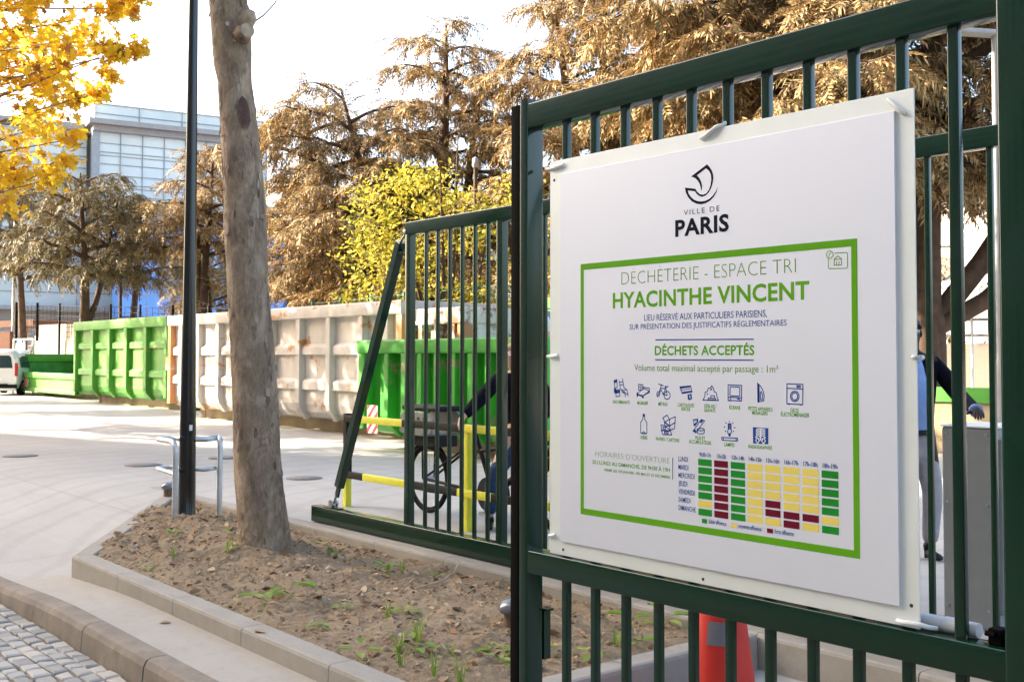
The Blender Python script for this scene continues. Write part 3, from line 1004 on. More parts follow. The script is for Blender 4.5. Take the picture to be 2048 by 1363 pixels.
def back_gate():
    xa, xe = -9.285, 1.6
    g = thing('sliding_gate', 'long dark green sliding gate with a diagonal brace, standing behind the planter', 'gate', (xa, BN, 0.0))
    MB().rbox((xa, BN, 0.008), (xe, BN + .105, .155), .006).build('bottom_beam', M['green'], g)
    MB().rbox((-7.75, BN + .012, 2.59), (xe, BN + .082, 2.695), .006).build('top_rail', M['green'], g)
    for x in (-7.75, -6.515, -1.7, 1.5):
        MB().rbox((x, BN + .014, .154), (x + .066, BN + .08, 2.592), .005).build('post', M['green'], g)
    xs = [-7.484 + .1663 * k for k in range(56)]
    for x in xs:
        if min(abs(x - (a + .033)) for a in (-7.75, -6.515, -1.7, 1.5)) < .07 or x > xe - .03:
            continue
        MB().rbox((x - .0145, BN + .034, .154), (x + .0145, BN + .061, 2.592), .004).build('bar', M['green'], g)
    y = BN + .048
    br = MB()
    br.obox((-7.865, y, 2.54), (-8.86, y, .36), .07, .075, (1, 0, 0))
    br.obox((-8.845, y, .40), (-8.90, y, .27), .02, .06, (1, 0, 0))
    brace = br.build('brace', M['green'], g, bevel=.005)
    e = MB()
    e.tube([(-8.90, y, .30), (-8.95, y, .20)], .011, 8)
    e.sphere((-8.955, y, .185), .022, 10, 8)
    e.tube([(-8.96, y - .035, .20), (-8.96, y - .02, .20)], .034, 14)
    e.tube([(-8.96, y + .02, .20), (-8.96, y + .035, .20)], .034, 14)
    e.tube([(-7.79, y, 2.62), (-7.755, y, 2.62)], .03, 12)
    e.tube([(-7.87, y, 2.54), (-7.80, y, 2.60)], .012, 8)
    e.build('turnbuckle', M['steel'], brace)
    MB().box((-9.06, y - .045, .1555), (-8.85, y + .045, .164)).box((-7.90, y - .03, 2.44), (-7.752, y + .03, 2.452)).build('foot_plate', M['green'], g)
    # ground rollers the beam runs on
    for x in (-5.6, -2.2):
        MB().rbox((x, BN + .02, -.01), (x + .3, BN + .09, .0075), .003).build('roller_plate', M['steel'], g)


bar_x = front_gate()
back_gate()

# ------------------------------------------------------------------ the sign
SN = GN - .006                           # front face of the printed board
TXT = SN - .0005


def sg(x, y):                            # image point -> (x, z) on the printed board
    p = PN(x, y, SN)
    return p.x, p.z


def z5(x, y):
    return sg(1300 + x / 6.814, 300 + y / 6.814)


def z6(x, y):
    return sg(1180 + x / 4.267, 740 + y / 4.267)


def z2(x, y):
    return sg(1140 + x / 3.303, 740 + y / 3.303)


def z1(x, y):
    return sg(1100 + x / 3.103, 480 + y / 3.103)


def text_mesh(txt, left, right, ztop, zbase, mat, weight=0.0, track=1.0):
    """flat lettering on the board: left/right are x limits, ztop the capital height line"""
    def geo(t):
        cu = bpy.data.curves.new('lettering', 'FONT')
        cu.body = t
        cu.size = 1.0
        cu.offset = weight
        cu.space_character = track
        cu.resolution_u = 3
        ob = bpy.data.objects.new('lettering', cu)
        C.objects.link(ob)
        dg = bpy.context.evaluated_depsgraph_get()
        me = bpy.data.meshes.new_from_object(ob.evaluated_get(dg))
        bpy.data.objects.remove(ob)
        bpy.data.curves.remove(cu)
        return me
    cap = geo('H')
    ch = max(v.co.y for v in cap.vertices) - min(v.co.y for v in cap.vertices)
    cb = min(v.co.y for v in cap.vertices)
    bpy.data.meshes.remove(cap)
    me = geo(txt)
    xs = [v.co.x for v in me.vertices]
    a, b = min(xs), max(xs)
    sx = (right - left) / (b - a)
    sz = (ztop - zbase) / ch
    for v in me.vertices:
        v.co = Vector((left + (v.co.x - a) * sx, TXT, zbase + (v.co.y - cb) * sz))
    me.materials.clear()
    me.materials.append(mat)
    for p in me.polygons:
        p.use_smooth = False
    return me


def lettering(name, txt, pl, pr, ptop, mat, parent, weight=0.0, track=1.0):
    """pl, pr: left and right ends of the base line; ptop: top of a capital at the left end (board points)"""
    zb = (pl[1] + pr[1]) / 2
    h = ptop[1] - pl[1]
    me = text_mesh(txt, pl[0], pr[0], zb + h, zb, mat, weight, track)
    org = ORG[parent.name]
    for v in me.vertices:
        v.co -= org
    return link_mesh(name, me, parent)


def flat(mb, pts, mi=0):
    n = len(pts)
    mb.add([(x, TXT, z) for x, z in pts], [tuple(range(n))], mi)


def ribbon(mb, pts, wd, closed=False, mi=0):
    P = [Vector((x, 0, z)) for x, z in pts]
    n = len(P)
    L, R = [], []
    for i in range(n):
        a = P[i - 1] if (closed or i > 0) else P[i]
        b = P[(i + 1) % n] if (closed or i < n - 1) else P[i]
        d1 = (P[i] - a)
        d2 = (b - P[i])
        d1 = d1.normalized() if d1.length > 1e-9 else d2.normalized()
        d2 = d2.normalized() if d2.length > 1e-9 else d1
        t = (d1 + d2)
        t = t.normalized() if t.length > 1e-6 else d1
        nn = Vector((-t.z, 0, t.x))
        k = max(.5, Vector((-d1.z, 0, d1.x)).dot(nn))
        L.append(P[i] + nn * (wd / 2 / k))
        R.append(P[i] - nn * (wd / 2 / k))
    vs = [(p.x, TXT, p.z) for p in L] + [(p.x, TXT, p.z) for p in R]
    m = n if closed else n - 1
    mb.add(vs, [(i, (i + 1) % n, n + (i + 1) % n, n + i) for i in range(m)], mi)


def arc(cx, cy, rx, ry, a0=0, a1=360, n=20):
    return [(cx + rx * math.cos(math.radians(a0 + (a1 - a0) * i / n)), cy + ry * math.sin(math.radians(a0 + (a1 - a0) * i / n))) for i in range(n + 1)]


def sign():
    P = lambda x, y: PN(x, y, GN)
    xl, xr = P(1099, 700).x, P(1832, 700).x
    zt, zb = 2.333 * 1.0 * KS - 1.55 * (KS - 1), .782 * KS - 1.55 * (KS - 1)
    s = thing('information_sign', 'big white square information sign with green frame, lettering and timetable tied to the near gate', 'sign', (xl, GN, zb))
    MB().rbox((xl, GN + .004, zb), (xr, GN + .009, zt), .002).build('backing_panel', M['white_panel'], s)
    il, ir = PN(1121, 700, SN).x, PN(1793, 700, SN).x
    it, ib = 2.2735 * KS - 1.55 * (KS - 1) + .002, .837 * KS - 1.55 * (KS - 1)
    pb = MB().rbox((il, SN, ib), (ir, GN + .0038, it), .003).build('printed_board', M['print'], s)
    # green frame
    fl, fr = (sg(1162, 780)[0], sg(1718, 790)[0])
    ft, fb = sg(1162, 527)[1] * .5 + sg(1714, 474)[1] * .5, sg(1162, 1027)[1] * .5 + sg(1723, 1113)[1] * .5
    th = .0235
    f = MB()
    flat(f, [(fl, ft), (fr, ft), (fr, ft - th), (fl, ft - th)])
    flat(f, [(fl, fb + th), (fr, fb + th), (fr, fb), (fl, fb)])
    flat(f, [(fl, ft - th), (fl + th * .78, ft - th), (fl + th * .78, fb + th), (fl, fb + th)])
    flat(f, [(fr - th * .9, ft - th), (fr, ft - th), (fr, fb + th), (fr - th * .9, fb + th)])
    f.build('green_border', M['lime'], pb)
    # ship emblem and city name
    lg = MB()
    def curve_poly(pts):
        return [z5(*p) for p in pts]
    sail_out = [(770, 183), (800, 215), (832, 262), (852, 315), (858, 372), (848, 440), (828, 505), (795, 565), (755, 607), (705, 627), (660, 614), (628, 585), (605, 552), (510, 542), (520, 580), (548, 625), (588, 662), (640, 685), (690, 690), (745, 682), (800, 655), (850, 610), (890, 552), (918, 480),
                (900, 560), (862, 628), (812, 680), (752, 715), (690, 730), (628, 722), (565, 690), (515, 635), (482, 570), (468, 502), (612, 518), (640, 560), (672, 590), (715, 598), (760, 580), (797, 530), (818, 470), (828, 395), (822, 325), (800, 275), (755, 240), (632, 335), (665, 370), (690, 420), (702, 470), (700, 520), (691, 548), (684, 500), (672, 455), (648, 410), (612, 375), (580, 360), (550, 352)]
    lg.add([(x, TXT, z) for x, z in curve_poly(sail_out)], [tuple(range(len(sail_out)))])
    lgo = lg.build('ship_emblem', M['navy'], pb)
    tri = bmesh.new()
    tri.from_mesh(lgo.data)
    bmesh.ops.triangulate(tri, faces=tri.faces)
    tri.to_mesh(lgo.data)
    tri.free()
    lettering('small_lettering', 'VILLE DE', sg(1366.8, 429.1), sg(1438.2, 419.6), sg(1366.8, 419.0), M['navy'], pb, -.004, 1.28)
    lettering('city_lettering', 'PARIS', sg(1349.9, 472), sg(1457.3, 461.1), sg(1349.9, 438.5), M['navy'], pb, .032, 1.06)
    lettering('heading_lettering', 'DÉCHÈTERIE - ESPACE TRI', z1(443, 272), z1(1525, 192), z1(443, 198), M['lime_thin'], pb, -.021, 1.0)
    lettering('title_lettering', 'HYACINTHE VINCENT', z1(390, 422), z1(1610, 360), z1(390, 325), M['lime'], pb, .026, 1.04)
    lettering('notice_lettering', 'LIEU RÉSERVÉ AUX PARTICULIERS PARISIENS,', z1(585, 497), z1(1347, 468), z1(585, 459), M['blue'], pb, 0)
    lettering('notice_lettering', 'SUR PRÉSENTATION DES JUSTIFICATIFS RÉGLEMENTAIRES', z1(495, 550), z1(1470, 524), z1(495, 518), M['blue'], pb, 0)
    lettering('subtitle_lettering', 'DÉCHETS ACCEPTÉS', z1(652, 712), z1(1270, 704), z1(652, 655), M['lime'], pb, .024, 1.04)
    lettering('volume_lettering', 'Volume total maximal accepté par passage : 1m³', z1(525, 805), z1(1417, 815), z1(525, 766), M['lime_thin'], pb, .0)
    r = MB()
    ribbon(r, [z1(655, 614), z1(1266, 608)], .004)
    ribbon(r, [z1(655, 738), z1(1267, 738)], .004)
    r.build('rule_line', M['blue'], pb)
    ic = MB()
    W = .0028
    rr = lambda pts, cl=True: ribbon(ic, [z1(*p) for p in pts], W, cl)
    rr([(1765, 73), (1838, 68), (1845, 75), (1845, 158), (1838, 166), (1733, 168), (1726, 162), (1726, 108)], False)
    rr([(1760, 112), (1785, 89), (1809, 108)], False)
    rr([(1763, 112), (1763, 148), (1808, 145), (1808, 108)], True)
    rr([(1778, 147), (1778, 124)], False)
    rr([(1793, 146), (1793, 123)], False)
    rr(arc(1735, 82, 21, 24, 60, 380, 16), False)
    rr([(1728, 98), (1734, 76), (1744, 66)], False)
    rr([(1742, 100), (1755, 92), (1757, 80)], False)
    ic.build('house_symbol', M['lime_thin'], pb)

    # pictograms (drawn as line work)
    def icon(label, strokes, fills=(), wd=.0034, white=()):
        m = MB()
        for st in strokes:
            pts, cl = st if isinstance(st, tuple) else (st, False)
            ribbon(m, [z6(*p) for p in pts], wd, cl)
        for pl in fills:
            flat(m, [z6(*p) for p in pl])
        for pts in white:
            k = len(m.v)
            ribbon(m, [z6(*p) for p in pts], wd, False, 1)
            m.v[k:] = [(x, y - .0003, z) for x, y, z in m.v[k:]]
        o = m.build('pictogram', [M['blue'], M['print']], pb)
        o['label'] = label
    icon('chair and mattress pictogram', [[(252, 85), (262, 150), (290, 190)], [(280, 65), (292, 140), (318, 165)], [(252, 100), (285, 92)], [(258, 125), (290, 115)], [(268, 165), (318, 160), (328, 200), (300, 195)], [(300, 180), (305, 225)], [(325, 195), (330, 218)], ([(208, 85), (232, 75), (236, 140), (214, 148)], True), ([(222, 165), (258, 160), (258, 215), (226, 222)], True)],
         [[(205, 155), (225, 150), (235, 195), (210, 192)], [(208, 80), (230, 74), (232, 100), (210, 106)], [(226, 170), (256, 166), (256, 190), (226, 194)], [(270, 170), (300, 175), (310, 190), (284, 190)]])
    icon('bed and drawers pictogram', [([(418, 116), (455, 120), (455, 160), (418, 165)], True), [(418, 140), (455, 142)], ([(462, 140), (510, 148), (510, 172), (462, 150)], True), ([(405, 195), (462, 150), (510, 172), (455, 212)], True), [(405, 182), (405, 222)], [(402, 200), (455, 222), (455, 235)], [(510, 170), (510, 190)], [(462, 210), (510, 182)]],
         [[(430, 125), (442, 126), (442, 131), (430, 130)], [(430, 148), (442, 149), (442, 154), (430, 153)], [(402, 186), (414, 190), (414, 222), (402, 218)], [(448, 205), (462, 208), (462, 235), (448, 232)]])
    icon('bicycle pictogram', [(arc(662, 208, 26, 34, 0, 342, 20), True), arc(600, 200, 26, 34, 150, 235, 8), [(585, 112), (610, 118), (630, 128)], [(612, 118), (604, 150), (578, 222)], [(604, 150), (648, 150), (628, 200), (610, 160)], [(642, 132), (652, 150), (662, 208), (628, 200)], [(590, 222), (606, 165)]], [[(640, 128), (674, 130), (668, 140), (650, 140)]])
    icon('ink cartridge pictogram', [([(770, 135), (862, 126), (875, 178), (790, 192)], True)], [[(772, 138), (862, 126), (866, 138), (778, 152)], [(780, 160), (866, 146), (869, 152), (784, 168)], [(790, 178), (872, 166), (874, 178), (792, 192)], [(836, 200), (870, 192), (875, 238), (850, 250), (838, 240)]], white=[[(855, 205), (858, 232)], [(790, 156), (866, 142)]])
    icon('rubble heap pictogram', [([(968, 248), (985, 210), (985, 182), (1005, 172), (1012, 148), (1028, 145), (1043, 125), (1060, 152), (1062, 175), (1080, 182), (1085, 208), (1100, 250)], True), ([(1012, 230), (1075, 232), (1075, 246), (1012, 244)], True), ([(1034, 210), (1066, 210), (1066, 230), (1034, 230)], True), [(1030, 165), (1040, 150), (1045, 162)], [(1000, 200), (1012, 190)]])
    icon('television pictogram', [([(1182, 117), (1297, 121), (1297, 252), (1182, 248)], True), ([(1204, 132), (1278, 136), (1282, 142), (1281, 208), (1276, 213), (1203, 210), (1198, 205), (1199, 138)], True), [(1182, 222), (1297, 226)]], [[(1196, 229), (1208, 230), (1208, 239), (1196, 238)], [(1258, 231), (1285, 233), (1285, 242), (1258, 240)], [(1186, 250), (1210, 251), (1210, 256), (1186, 255)], [(1270, 253), (1294, 254), (1294, 258), (1270, 257)]])
    icon('flat iron pictogram', [([(1433, 100), (1462, 130), (1480, 165), (1490, 205), (1486, 250), (1436, 262)], True), ([(1458, 190), (1463, 170), (1475, 195), (1474, 240), (1458, 240)], True), [(1446, 118), (1448, 258)]], [[(1433, 102), (1446, 118), (1448, 258), (1436, 262)]])
    icon('washing machine pictogram', [([(1684, 105), (1820, 110), (1819, 282), (1684, 275)], True), [(1684, 143), (1820, 150)], (arc(1751, 212, 37, 44), True), (arc(1751, 212, 25, 31), True), (arc(1774, 128, 7, 8, n=10), True), (arc(1793, 129, 7, 8, n=10), True)], [[(1690, 276), (1714, 277), (1710, 284), (1694, 283)], [(1790, 281), (1814, 282), (1810, 289), (1794, 288)]])
    icon('bottle pictogram', [([(457, 370), (470, 370), (471, 412), (490, 440), (490, 532), (482, 536), (446, 534), (437, 528), (437, 438), (456, 410)], True), [(446, 534), (463, 518), (482, 536)]], [[(457, 370), (470, 370), (471, 392), (456, 392)]])
    icon('cardboard boxes pictogram', [([(626, 400), (662, 376), (682, 412), (644, 436)], True), ([(644, 436), (682, 412), (732, 390), (730, 438), (684, 468)], True), ([(640, 440), (684, 468), (730, 440), (726, 490), (690, 505), (642, 465)], True), ([(610, 462), (684, 470), (690, 508), (618, 504)], True), ([(614, 508), (690, 512), (702, 545), (626, 542)], True), ([(628, 478), (650, 480), (650, 494), (628, 492)], True), ([(640, 518), (672, 520), (672, 534), (640, 532)], True), [(684, 412), (684, 468)], [(612, 502), (620, 520)]])
    icon('batteries pictogram', [([(884, 512), (955, 412), (982, 424), (908, 526)], True), (arc(950, 498, 30, 11), True), [(920, 498), (922, 528), (935, 534), (968, 534), (980, 526), (981, 500)]], [[(882, 412), (925, 404), (930, 432), (900, 472), (890, 468)], [(938, 430), (958, 414), (970, 424), (954, 446)], [(884, 508), (894, 494), (912, 506), (906, 524)]], white=[[(893, 420), (894, 440), (902, 440), (902, 420)], [(910, 418), (912, 438)]])
    icon('light bulb and tube pictogram', [([(1184, 448), (1208, 448), (1208, 498), (1214, 515), (1206, 532), (1184, 532), (1178, 515), (1184, 498)], True), [(1191, 452), (1191, 495)], [(1200, 452), (1200, 495)], ([(1130, 564), (1262, 571), (1266, 578), (1264, 594), (1134, 588), (1129, 582)], True), [(1142, 565), (1142, 588)], [(1252, 571), (1252, 594)], [(1195, 422), (1195, 434)], [(1160, 436), (1170, 446)], [(1228, 436), (1220, 446)], [(1146, 474), (1160, 476)], [(1246, 482), (1232, 480)], [(1156, 516), (1166, 506)], [(1234, 516), (1226, 506)]], [[(1186, 534), (1206, 534), (1206, 552), (1196, 558), (1186, 552)]])
    ribs = []
    for k in range(5):
        y0 = 492 + k * 15
        ribs += [[(1452, y0), (1436, y0 - 3), (1424, y0 + 6), (1424, y0 + 10)], [(1468, y0), (1484, y0 - 2), (1498, y0 + 7), (1498, y0 + 11)]]
    icon('ribcage radiograph pictogram', [], [[(1395, 475), (1527, 484), (1527, 622), (1397, 614)]], .0034,
         white=ribs + [[(1456, 484), (1458, 590)], [(1464, 484), (1464, 590)], [(1428, 572), (1420, 590), (1436, 612), (1452, 592), (1440, 575)], [(1494, 574), (1502, 594), (1486, 616), (1470, 594), (1482, 577)], [(1415, 560), (1450, 575)], [(1505, 562), (1472, 578)]])
    for t, a, b, top in [('ENCOMBRANTS', (200, 278), (343, 284), 262), ('MOBILIER', (407, 287), (500, 290), 270), ('MÉTAUX', (587, 297), (667, 299), 280), ('CARTOUCHES', (752, 304), (893, 308), 286), ('ENCRE', (785, 338), (858, 341), 321), ('DÉBLAIS /', (980, 312), (1083, 316), 294), ('GRAVATS', (977, 348), (1075, 352), 330), ('ÉCRANS', (1193, 323), (1287, 327), 305), ('PETITS APPAREILS', (1355, 334), (1563, 340), 313), ('MÉNAGERS', (1388, 369), (1520, 374), 350),
                         ('GROS', (1713, 347), (1785, 350), 326), ('ÉLECTROMÉNAGER', (1633, 382), (1877, 392), 360), ('VERRE', (432, 582), (495, 585), 562), ('PAPIERS / CARTONS', (568, 596), (767, 605), 575), ('PILES ET', (905, 584), (988, 588), 564), ('ACCUMULATEURS', (850, 616), (1040, 627), 597), ('LAMPES', (1150, 641), (1240, 645), 620), ('RADIOGRAPHIES', (1358, 658), (1560, 667), 636)]:
        pa, pb_ = z6(*a), z6(*b)
        # the board's lines run level: keep the mean height
        o = lettering('pictogram_caption', t, pa, pb_, (pa[0], pa[1] + .0125 * (1.06 if a[0] > 1500 else 1)), M['lime'], pb, .012)
    # opening hours
    lettering('hours_heading', "HORAIRES D'OUVERTURE", z2(172, 563), z2(663, 613), z2(172, 530), M['lime_thin'], pb, -.022)
    lettering('hours_lettering', 'DU LUNDI AU DIMANCHE, DE 9H30 À 19H', z2(155, 615), z2(665, 667), z2(155, 590), M['lime'], pb, .014)
    lettering('closing_lettering', 'FERMÉ LES 1ᵉʳ JANVIER, 1ᵉʳ MAI ET 25 DÉCEMBRE'.replace('ᵉʳ', 'ER'), z2(232, 663), z2(665, 709), z2(232, 646), M['lime'], pb, .008)
    r = MB()
    ribbon(r, [z2(683, 572), z2(683, 717)], .003)
    r.build('divider_line', M['blue'], pb)
    x0, x1 = z2(853, 700)[0], z2(1780, 800)[0]
    ztop = (z2(853, 580)[1] + z2(1780, 658)[1]) / 2
    zbot = (z2(853, 962)[1] + z2(1780, 1088)[1]) / 2
    cols = 'GRGYYYYG GRGYYYYG GRGYYYYG GRGYYYYG GRGYRYYG YRGYRRRY GRGYYRYG'.split()
    # columns five and six per day as printed
    cols = ['GRGYYYYG', 'GRGYYYYG', 'GRGYYYYG', 'GRGYYYYG', 'GRGYRYYG', 'YRGYRRRY', 'GRGYYRYG']
    px = [(853, 943), (958, 1050), (1068, 1163), (1180, 1277), (1295, 1395), (1415, 1520), (1540, 1648), (1668, 1780)]
    rh = (ztop - zbot) / 7
    t = MB()
    for i, row in enumerate(cols):
        for j, ch in enumerate(row):
            xa, xb = z2(px[j][0], 780)[0], z2(px[j][1], 780)[0]
            za = ztop - rh * i
            flat(t, [(xa, za), (xb, za), (xb, za - rh * .80), (xa, za - rh * .80)], 'GRY'.index(ch))
    for q, (a, b) in zip('GYR', ((878, 912), (1070, 1108), (1307, 1348))):
        xa, xb = z2(a, 1000)[0], z2(b, 1020)[0]
        zc = zbot - .012
        flat(t, [(xa, zc + .007), (xb, zc + .007), (xb, zc - .008), (xa, zc - .008)], 'GRY'.index(q))
    t.build('timetable', [M['tgreen'], M['tred'], M['tyel']], pb)
    for j, h in enumerate(['9h30-11h', '11h-12h', '12h-14h', '14h-15h', '15h-16h', '16h-17h', '17h-18h', '18h-19h']):
        xa, xb = z2(px[j][0] + 8, 780)[0], z2(px[j][1] - 6, 780)[0]
        if j == 1:
            xa, xb = xa + .008, xb - .006
        lettering('hour_caption', h, (xa, ztop + .008), (xb, ztop + .008), (xa, ztop + .0225), M['blue'], pb, .02)
    for i, (d, wd) in enumerate(zip(['LUNDI', 'MARDI', 'MERCREDI', 'JEUDI', 'VENDREDI', 'SAMEDI', 'DIMANCHE'], (62, 66, 107, 58, 106, 78, 113))):
        xa, xb = z2(722, 780)[0], z2(722 + wd, 780)[0]
        zc = ztop - rh * i - rh * .30 + .002
        lettering('day_caption', d, (xa, zc - .009), (xb, zc - .009), (xa, zc + .0085), M['blue'], pb, .008)
    for s_, a, b in (('faible affluence', 923, 1038), ('moyenne affluence', 1120, 1270), ('forte affluence', 1358, 1483)):
        xa, xb = z2(a, 1010)[0], z2(b, 1020)[0]
        zc = zbot - .018
        lettering('legend_caption', s_, (xa, zc), (xb, zc), (xa, zc + .0145), M['blue'], pb, .01)
    # screw holes and nylon ties
    h = MB()
    for (x, y) in ((1106, 360), (1127, 1098), (1824, 1207), (1407, 1156)):
        p = PN(x, y, GN)
        h.tube([(p.x, GN + .0046, p.z), (p.x, GN + .0028, p.z)], .0058, 10)
    h.build('screw_hole', M['hole'], s)
    def tie(pts):
        MB().tube([PN(x, y, GN + d) for x, y, d in pts], .0075, 8).build('cable_tie', M['tie'], s)
    tie([(1126, 329, .0), (1118, 331, -.003), (1104, 336, -.004), (1094, 338, .004), (1090, 337, .06)])
    tie([(1401, 275, .002), (1412, 268, -.004), (1430, 252, -.004), (1447, 247, .006), (1452, 240, .05)])
    tie([(1774, 196, .002), (1779, 200, -.004), (1792, 212, -.005), (1804, 222, -.004), (1808, 224, .002)])
    tie([(1826, 711, .0), (1833, 711, -.003), (1840, 711, 0), (1845, 711, .03)])
    tie([(1116, 710, .0), (1110, 711, -.003), (1102, 712, 0), (1096, 712, .05)])
    tie([(1112, 1069, .0), (1107, 1070, -.004), (1101, 1070, 0)])
    tie([(1797, 1237, .0), (1808, 1240, -.004), (1830, 1243, -.004), (1846, 1246, .004), (1860, 1250, .02), (1876, 1252, .045)])


sign()


# ------------------------------------------------------------------ things in the planter
def pole():
    b = G(375, 1040, -.05)
    b.z = -.06
    t = thing('lamp_post', 'tall glossy black lamp post rising from the soil inside the steel hoop guard', 'lamp post', b)
    prof = [(.098, 0), (.085, .03), (.084, .3), (.0665, 2.0), (.052, 4.0), (.045, 5.2), (.035, 7.6), (.03, 7.7)]
    m = MB().lathe(b, prof, 28)
    m.build('pole', M['black_paint'], t)
    h = MB().tube([b + Vector((0, 0, 7.6)), b + Vector((.05, .05, 7.9)), b + Vector((.45, .45, 8.05))], .03, 10)
    h.build('arm', M['black_paint'], t)
    l = MB().prism([(b.y + .35, b.z + 7.98), (b.y + 1.0, b.z + 8.02), (b.y + 1.0, b.z + 8.10), (b.y + .35, b.z + 8.14)], 0, b.x + .30, b.x + .60)
    l.build('lantern', M['black_paint'], t, bevel=.02)
    p = G(381, 855, .0)
    z = 1.55 - (855 - 715) / 2200 * 10.97
    d = Vector((-b.x, -b.y, 0)).normalized()
    a = math.atan2(d.y, d.x) + .38
    s = MB()
    vs = []
    for k in range(5):
        an = a + (k - 2) * .1
        r = .0792
        vs += [(b.x + r * math.cos(an), b.y + r * math.sin(an), z - .025), (b.x + r * math.cos(an), b.y + r * math.sin(an), z + .03)]
    s.add(vs, [(2 * k, 2 * k + 2, 2 * k + 3, 2 * k + 1) for k in range(4)])
    s.build('sticker', M['white'], t)


def hoop():
    L1, L2 = G(351, 1050, -.05), G(440, 1035, -.05)
    t = thing('hoop_guard', 'galvanised steel tube guard on legs wrapped round the foot of the black lamp post', 'guard', L1)
    zt, zm = .735, .425
    f = L1.copy()
    tl1 = G(309, 880, zt)
    def path(z, r0=.09):
        A = Vector((L1.x, L1.y, z))
        B = Vector((L2.x, L2.y, z))
        U = Vector((*G(312, 880 if z > .6 else 938, z).xy, z))
        u = Vector((U.x - A.x, U.y - A.y, 0)).normalized()
        nrm = Vector((-u.y, u.x, 0))
        if nrm.dot(B - A) < 0:
            nrm = -nrm
        rad = .10
        c = U - u * rad + nrm * rad
        pts = [A + u * .12, A + u * .2]
        for k in range(9):
            a = PI * k / 8
            pts.append(c - nrm * rad * math.cos(a) + u * rad * math.sin(a))
        e = c + nrm * rad
        K = B + (B - A).normalized() * .0 + nrm * .10
        pts += [e - u * .12, Vector((B.x - .2 * (B - A).normalized().x, B.y, z)) * .5 + (e - u * .25) * .5]
        pts += [B + Vector((-.16, .06, 0))]
        return A, B, u, pts
    A, B, u, pts = path(zt)
    z0 = -.15
    top = [Vector((A.x, A.y, z0)), Vector((A.x, A.y, zt - .12)), A + u * .012 + Vector((0, 0, -.06)), A + u * .05 + Vector((0, 0, -.015))] + pts
    d = (B - pts[-1]).normalized()
    top += [B - d * .10 + Vector((0, 0, 0)), B - d * .03 + Vector((0, 0, -.02)), B + Vector((0, 0, -.09)), Vector((B.x, B.y, z0))]
    MB().tube(top, .0275, 12).build('top_hoop', M['galv'], t)
    A, B, u, pts = path(zm)
    MB().tube([A] + pts + [B], .021, 10).build('middle_hoop', M['galv'], t)
    back = pts[11] + Vector((.1, -.02, 0))
    MB().tube([(back.x, back.y, z0), (back.x, back.y, zt)], .0255, 12).build('leg', M['galv'], t)


def bollards():
    def one(p, label):
        t = thing('bollard_light', label, 'bollard', p, 'low bollard lights in the planter')
        MB().lathe(p, [(.062, -.1), (.062, .135)], 20).build('base', M['bollard_base'], t)
        MB().lathe(p, [(.06, .128), (.085, .130), (.09, .145), (.088, .165), (.075, .188), (.045, .203), (.01, .208)], 24).build('cap', M['bollard_cap'], t)
    p = G(340, 1003, -.04)
    one(p, 'low brown bollard with grey dome cap at the far tip of the planter')
    q = G(1031, 1268, -.04)
    one(q, 'low brown bollard with grey dome cap beside the near gate post')


def lean_trunk(rows, dist_pt, mat, seg=40, seed=0, lump=.012):
    """rows: (image y, left x, right x) measured edges; the trunk stands at dist_pt"""
    dist = dist_pt.dot(FWD)
    rng = np.random.default_rng(seed)
    ys = np.array([r[0] for r in rows], float)
    l = np.array([r[1] for r in rows], float)
    r_ = np.array([r[2] for r in rows], float)
    yy = np.linspace(ys.min(), ys.max(), 130)
    o = np.argsort(ys)
    L = np.interp(yy, ys[o], l[o])
    R = np.interp(yy, ys[o], r_[o])
    vs = []
    for i, y in enumerate(yy):
        cx = (L[i] + R[i]) / 2
        c = CZ(cx, dist, ZH(y, dist))
        rad = (R[i] - L[i]) / 2 / F_PX * dist
        for k in range(seg):
            th = 2 * PI * k / seg
            q = 1 + lump * 6 * float(vnoise(np.array(math.cos(th) * 1.3 + 3), np.array(math.sin(th) * 1.3 + i * .09), seed + 1, 1.1)) + lump * 3 * float(vnoise(np.array(math.cos(th) * 3 + 9), np.array(math.sin(th) * 3 + i * .22), seed + 2, 1.4))
            if y > 1070:
                q *= 1 + .10 * math.cos(th * 3 + .6) * (y - 1070) / 45
            vs.append(c + Vector((math.cos(th), math.sin(th), 0)) * rad * q)
    fs = []
    for i in range(len(yy) - 1):
        for k in range(seg):
            a, b = i * seg + k, i * seg + (k + 1) % seg
            fs.append((a, a + seg, b + seg, b))
    return vs, fs, dist


